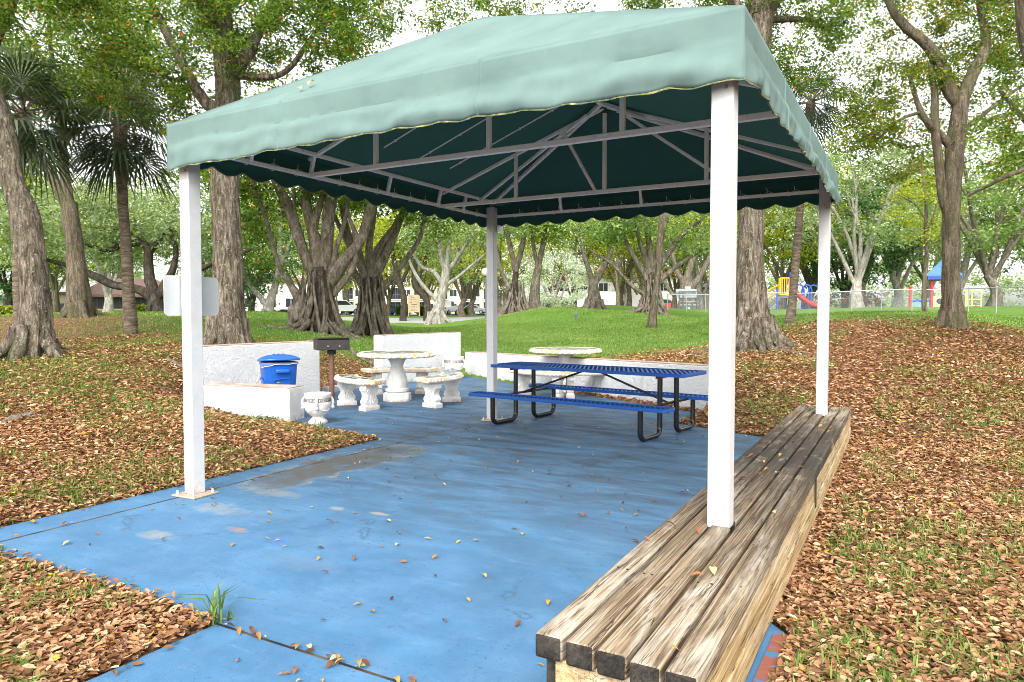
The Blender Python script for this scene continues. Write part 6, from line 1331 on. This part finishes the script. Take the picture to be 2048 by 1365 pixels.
# ------------------------------------------------------------------ small person climbing the playground stairs
D = 43.6; b, rz = facing(1531, D); k = D/FPX; hp = ground_at(1531, D)
t = thing('person', 'small person in white top and shorts on the playground stairs, half behind the stout trunk', 'person', tuple(hp), rz)
S_ = 34*k/1.0; zf = .0; S_ = max(.95, min(1.25, S_))
mb = MB(); sk = [((0, 0, .50), .075), ((0, 0, .62), .085), ((0, 0, .76), .09), ((0, 0, .80), .04), ((0, -.01, .86), .058), ((0, -.01, .93), .066), ((0, 0, .985), .04)]
mb.tube([np.array(p)*S_ for p, r in sk], [r*S_ for p, r in sk], 14)
for s, lean in ((-1, -.12), (1, .10)):
    mb.tube([np.array(p)*S_ for p in ((s*.045, 0, .52), (s*.05+lean*.3, -.06, .29), (s*.05+lean*.2, 0, .05), (s*.05+lean*.2, -.09, .02))], [x*S_ for x in (.065, .048, .034, .03)], 10)
    mb.tube([np.array(p)*S_ for p in ((s*.07, 0, .765), (s*.125, -.05, .63), (s*.12+.06, -.16, .60), (s*.12+.09, -.2, .61))], [x*S_ for x in (.042, .033, .026, .022)], 10)
    for f in range(5): a = (f-2)*.012; mb.tube([np.array(p)*S_ for p in ((s*.12+.09, -.2+a, .61), (s*.12+.115, -.21+a, .605), (s*.12+.125, -.212+a, .592))], [x*S_ for x in (.006, .006, .004)], 5)
mb.ball(np.array((0, -.078, .905))*S_, .012*S_, 6)
pe = mb.build('body', M['skin'], t); rm = pe.modifiers.new('rem', 'REMESH'); rm.mode = 'VOXEL'; rm.voxel_size = .012; rm.use_smooth_shade = True
mb = MB(); mb.tube([np.array(p)*S_ for p in ((0, 0, .49), (0, 0, .62), (0, 0, .75), (0, 0, .79))], [x*S_ for x in (.100, .104, .105, .06)], 14)
for s in (-1, 1): mb.tube([np.array(p)*S_ for p in ((s*.07, 0, .765), (s*.115, -.035, .67))], [x*S_ for x in (.055, .048)], 10)
mb.build('shirt', M['white_cloth'], pe); mb = MB()
for s in (-1, 1): mb.tube([np.array(p)*S_ for p in ((s*.04, 0, .52), (s*.055, -.04, .33))], [x*S_ for x in (.075, .066)], 10)
mb.build('shorts', M['white_cloth'], pe); mb = MB(); mb.ball(np.array((0, .012, .935))*S_, .074*S_, 12, 0, (1, 1, .95)); mb.build('hair', M['hair'], pe)

# ------------------------------------------------------------------ leaf litter, grass, fallen leaves
def scatter(n, rmin, rmax, pw, rng, a0=-1.0, a1=1.0):
    """points on the ground in a wedge in front of the camera, denser near it"""
    u = rng.uniform(0, 1, n); r = (rmin**pw + u*(rmax**pw-rmin**pw))**(1/pw); a = -YAW*-1*0 + rng.uniform(a0, a1, n); az = YAW + a
    x, y = CAM[0]+r*np.sin(az), CAM[1]+r*np.cos(az); h, l, s = terr(x, y); return x, y, h, l, s, r
rng = np.random.default_rng(90)
def vnoise(x, y, sc_, seed):
    r_ = np.random.default_rng(seed); Gn = r_.uniform(0, 1, (256, 256)); xs, ys = x/sc_, y/sc_; i, j = np.floor(xs).astype(int), np.floor(ys).astype(int); fx, fy = xs-i, ys-j; fx, fy = fx*fx*(3-2*fx), fy*fy*(3-2*fy)
    g_ = lambda a, b: Gn[a % 256, b % 256]
    return g_(i, j)*(1-fx)*(1-fy)+g_(i+1, j)*fx*(1-fy)+g_(i, j+1)*(1-fx)*fy+g_(i+1, j+1)*fx*fy
def near_wall(x, y): return (x > -4.6) & (x < -2.3) & (y > 2.7) & (y < 6)
def litter_mesh(n, rmin, rmax, name, L, label):
    x, y, h, l, s, r = scatter(n, rmin, rmax, 1.15, rng); kp = (s > .0) & (rng.uniform(0, 1, n) < np.clip((l-.25)*1.7, 0, 1)*(.30+.95*vnoise(x, y, .8, 4))) & ~near_wall(x, y)
    kp |= (s > -.07) & (s <= 0) & (rng.uniform(0, 1, n) < .05) & (y < 5.2) & (x < 4.0)
    x, y, h, s = x[kp], y[kp], h[kp], s[kp]; h = np.where(s < .05, np.maximum(h, .001), h); N = len(x)
    az = rng.uniform(0, 2*np.pi, N); el = rng.normal(0, .22, N); d = np.stack([np.cos(az)*np.cos(el), np.sin(az)*np.cos(el), np.sin(el)], 1); nr = np.stack([rng.normal(0, .30, N), rng.normal(0, .38, N), np.ones(N)], 1)
    sd_ = np.cross(d, nr); sd_ /= np.linalg.norm(sd_, axis=1)[:, None]; up = np.cross(sd_, d); Ls = L*rng.uniform(.65, 1.3, N)[:, None]; Ws = Ls*rng.uniform(.36, .52, N)[:, None]
    P = np.stack([x, y, h+rng.uniform(.004, .032, N)], 1); cu = rng.uniform(.05, .45, N)[:, None]
    V = np.empty((N, 8, 3)); bend = rng.uniform(-.10, .35, N)[:, None]
    V[:, 0] = P-d*Ls*.5; V[:, 7] = P+d*Ls*.5+up*Ls*bend*.8
    for q, (u, wq, bz) in enumerate(((-.18, .46, .05), (.18, .42, .35))):
        c_ = P+d*Ls*u+up*Ls*bend*bz; V[:, 1+3*q] = c_+sd_*Ws*wq+up*Ws*cu; V[:, 2+3*q] = c_; V[:, 3+3*q] = c_-sd_*Ws*wq+up*Ws*cu*rng.uniform(.3, 1.2, N)[:, None]
    V[:, :, 2] = np.maximum(V[:, :, 2], (h-.004)[:, None])
    i8 = np.arange(N)[:, None]*8; F = np.concatenate([i8+np.array([q]) for q in ([0, 2, 1], [0, 3, 2], [1, 2, 5], [1, 5, 4], [2, 3, 6], [2, 6, 5], [4, 5, 7], [5, 6, 7])])
    return tag(mass_mesh(name, V.reshape(-1, 3), F, {'rnd': np.repeat(np.clip(rng.beta(2, 1.9, N) + rng.normal(0, .05, N), 0, 1), 8)}, LEAF['litter']), label, 'leaf litter', kind='stuff')
litter_mesh(380000, 1.3, 9.5, 'leaf_litter', .047, 'brown dry leaves blanketing the ground round the patio'); litter_mesh(270000, 8.5, 19, 'leaf_litter', .066, 'brown leaf litter strewn over the mounds beyond the patio')
def grass_mesh(x, y, h, hgt, wd, name, label, per=1, jit=.0, lean=.5):
    N = len(x)*per; x = np.repeat(x, per)+rng.normal(0, jit, N); y = np.repeat(y, per)+rng.normal(0, jit, N); h = np.repeat(h, per); hg = (np.repeat(hgt, per) if hasattr(hgt, '__len__') else np.full(N, hgt))*rng.uniform(.5, 1.25, N); az = rng.uniform(0, 2*np.pi, N); ln = np.abs(rng.normal(0, lean, N))+.1
    d = np.stack([np.cos(az), np.sin(az), np.zeros(N)], 1); s_ = np.stack([-np.sin(az), np.cos(az), np.zeros(N)], 1)*(wd*rng.uniform(.7, 1.3, N))[:, None]*.5; P = np.stack([x, y, h-.005], 1); H = hg[:, None]; l1 = ln[:, None]
    V = np.empty((N, 5, 3)); V[:, 0] = P-s_*.8; V[:, 1] = P+s_*.8; M1 = P+d*H*l1*.35+np.array([0, 0, 1.])*H*.6; V[:, 2] = M1+s_; V[:, 3] = M1-s_; V[:, 4] = P+d*H*l1*1.1+np.array([0, 0, 1.])*H*np.clip(1.05-l1*.45, .25, 1.1)
    i5 = np.arange(N)[:, None]*5; F = np.concatenate([i5+np.array([q]) for q in ([0, 1, 2], [0, 2, 3], [3, 2, 4])])
    return tag(mass_mesh(name, V.reshape(-1, 3), F, {'rnd': np.repeat(np.clip(rng.beta(2, 2, N)*.8 + .5*(vnoise(x, y, 1.3, 21)*.6+vnoise(x, y, .45, 22)*.4) - .15, 0, 1), 5)}, LEAF['blade']), label, 'grass', kind='stuff')
x, y, h, l, s, r = scatter(84000, 1.6, 18, 1.3, rng); nv = vnoise(x, y, .9, 7)*.6+vnoise(x, y, .3, 8)*.4; kp = (s > .02) & ~near_wall(x, y) & (nv+rng.normal(0, .13, len(x)) > .475+.20*np.clip(l-.6, 0, 1)) & ((x > 4.75) | (x < 4.0)); 
grass_mesh(x[kp], y[kp], h[kp], .045+.05*rng.uniform(0, 1, kp.sum()), .007, 'grass_tufts', 'sparse green grass tufts growing through the fallen leaves', 5, .03, 1.0)
x, y, h, l, s, r = scatter(360000, 12, 36, 1.0, rng); kp = (s > .1) & (rng.uniform(0, 1, len(x)) > l*1.25) & (r < 40)
grass_mesh(x[kp], y[kp], h[kp], .055, .016, 'lawn_grass', 'bright green mown lawn covering the mounds', 1, 0, .6)
# low weeds at the wall foot and one tuft in the slab joint
xs = rng.uniform(-4.2, -2.45, 46); ys = 2.72+(xs+4.5)*.26-rng.uniform(.04, .2, 46)
tag(leaf_cloud('weeds', np.stack([xs, ys, np.full(46, .05)], 1), 9, .07, .05, .03, LEAF['hedge'], rng), 'small green weeds along the foot of the low white wall', 'weeds', kind='stuff')
grass_mesh(np.array([2.26]*3), np.array([-1.575]*3), np.zeros(3), .20, .010, 'grass_tuft', 'single grass tuft growing in the joint at the patio corner', 6, .03, .7)
bpy.data.objects['grass_tuft'].pop('kind', None); tag(bpy.data.objects['grass_tuft'], cat='grass tuft')
grass_mesh(np.array([-1.75, -1.6]), np.array([3.15, 3.1]), np.zeros(2), .13, .008, 'grass_tuft', 'small grass tuft at the patio edge by the white urn', 6, .03, .7)
o = [q for q in bpy.data.objects if q.name.startswith('grass_tuft') and 'urn' in q.get('label', '')][0]; o.pop('kind', None); tag(o, cat='grass tuft')

variants = []
for i, v in enumerate((.02, .2, .3, .45, .55, .7, .8, .97)):
    mb = loose_leaf_mesh('fallen_leaf', None, .060+.008*(i % 3), .028+.004*(i % 2), .008+.012*(i % 3), i); o = mb.build('fallen_leaf', LEAF['patio_leaf'], smooth=60); a_ = o.data.attributes.new('rnd', 'FLOAT', 'POINT'); a_.data.foreach_set('value', np.full(len(o.data.vertices), v, np.float32)); variants.append(o)
COLN = ['dark brown', 'reddish brown', 'reddish brown', 'orange brown', 'orange', 'yellow ochre', 'yellow ochre', 'pale straw']
rl = np.random.default_rng(17); used = set(); nleaf = 0
def drop_leaf(x, y, z, where, group, vi=None, s=1.0, tilt=.12):
    vi = int(rl.integers(0, 8)) if vi is None else vi; src = variants[vi]
    if vi in used: o = src.copy(); COL.objects.link(o)
    else: o = src; used.add(vi)
    o.location = (x, y, z); o.rotation_euler = (rl.normal(0, tilt), rl.normal(0, tilt), rl.uniform(0, 6.28)); s *= rl.uniform(.42, .85); o.scale = (s, s*rl.uniform(.8, 1.2), s)
    tag(o, f'small {COLN[vi]} curled dry leaf lying {where}', 'leaf', f'{COLN[vi]} leaves {where}')
tries = 0
while nleaf < 250 and tries < 4000:
    tries += 1; u = rl.uniform(0, 1); x, y = (rl.uniform(-.3, 3.95), rl.uniform(-1.5, 6.5)) if u < .85 else (rl.uniform(-2, 0), rl.uniform(3.2, 7))
    if u > .94: x, y = rl.uniform(2.4, 3.9), rl.uniform(-2.6, -1.6)
    if poly_sd(np.array([x]), np.array([y]), PATIO)[0] > -.05: continue
    drop_leaf(x, y, .006, 'on the blue patio', '', s=1.0); nleaf += 1
for i in range(16): drop_leaf(rl.uniform(.0, 2.0)*0+rl.normal(-.02, .015), rl.uniform(-1.4, 4), .008, 'in the long patio joint', '', s=.9)
for i in range(30): drop_leaf(rl.uniform(2.35, 4.0), -1.575+rl.normal(0, .012), .010, 'in the cross joint of the patio', '', s=1.0)
for i in range(30): drop_leaf(rl.uniform(4.06, 4.56), rl.uniform(-1.6, 4.6)**1.0, HB+.006, 'on the wooden bench boards', '', s=1.1, tilt=.2)
for i in range(10):
    u = rl.uniform(.05, .95); drop_leaf(-4.5+2.12*u-.06, 2.72+.55*u+.2+rl.normal(0, .06), .49, 'on top of the low white wall', '', s=1.1)
for x, y in ((1.22, .05), (1.26, .12)): drop_leaf(x, y, HU+(HR-HU)*(y-y0)/(R1-y0)+.012, 'on the teal canopy roof', '', 7, 1.7, .3)
for o in variants:
    if o.name not in [q.name for q in COL.objects]: pass
for i, o in enumerate(variants):
    if i not in used: bpy.data.objects.remove(o)
# loose root ends surfacing near the stout right trunk and the left mound
rr_ = np.random.default_rng(55)
for nm, pts in (('surface root running from the stout right trunk', [(1540,690,14.3),(1580,700,13.6),(1625,702,13.4)]), ('pale surface root end left of the near right post', [(1420,676,14.9),(1400,684,14.4),(1385,690,14.2)]), ('surface root beside the left front post', [(330,690,12.6),(360,700,12.2),(400,690,12.4)]), ('pale surface root on the left mound slope', [(0,860,8.0),(40,845,8.2),(75,832,8.4)]), ('surface root below the broad banyan', [(690,690,18),(720,700,17.3),(760,708,16.8)]), ('long surface root left of the broad banyan', [(520,652,19.8),(560,656,20),(600,662,20.3)])):
    Q_ = cat_rom([(ground_at(px, D)[0], ground_at(px, D)[1], 0) for px, py, D in pts], 9); nq = len(Q_)
    P = np.array([(q[0]+rr_.normal(0, .012), q[1]+rr_.normal(0, .012), gz(q[0], q[1])+.02-.07*abs(2*k/(nq-1)-1)**6, .052*(1-.45*k/nq)) for k, q in enumerate(Q_)]); mb = MB(); wob_tube(mb, P, rr_, 9, .1); tag(mb.build('tree_root', M['bark_grey'], smooth=60), nm, 'tree root')
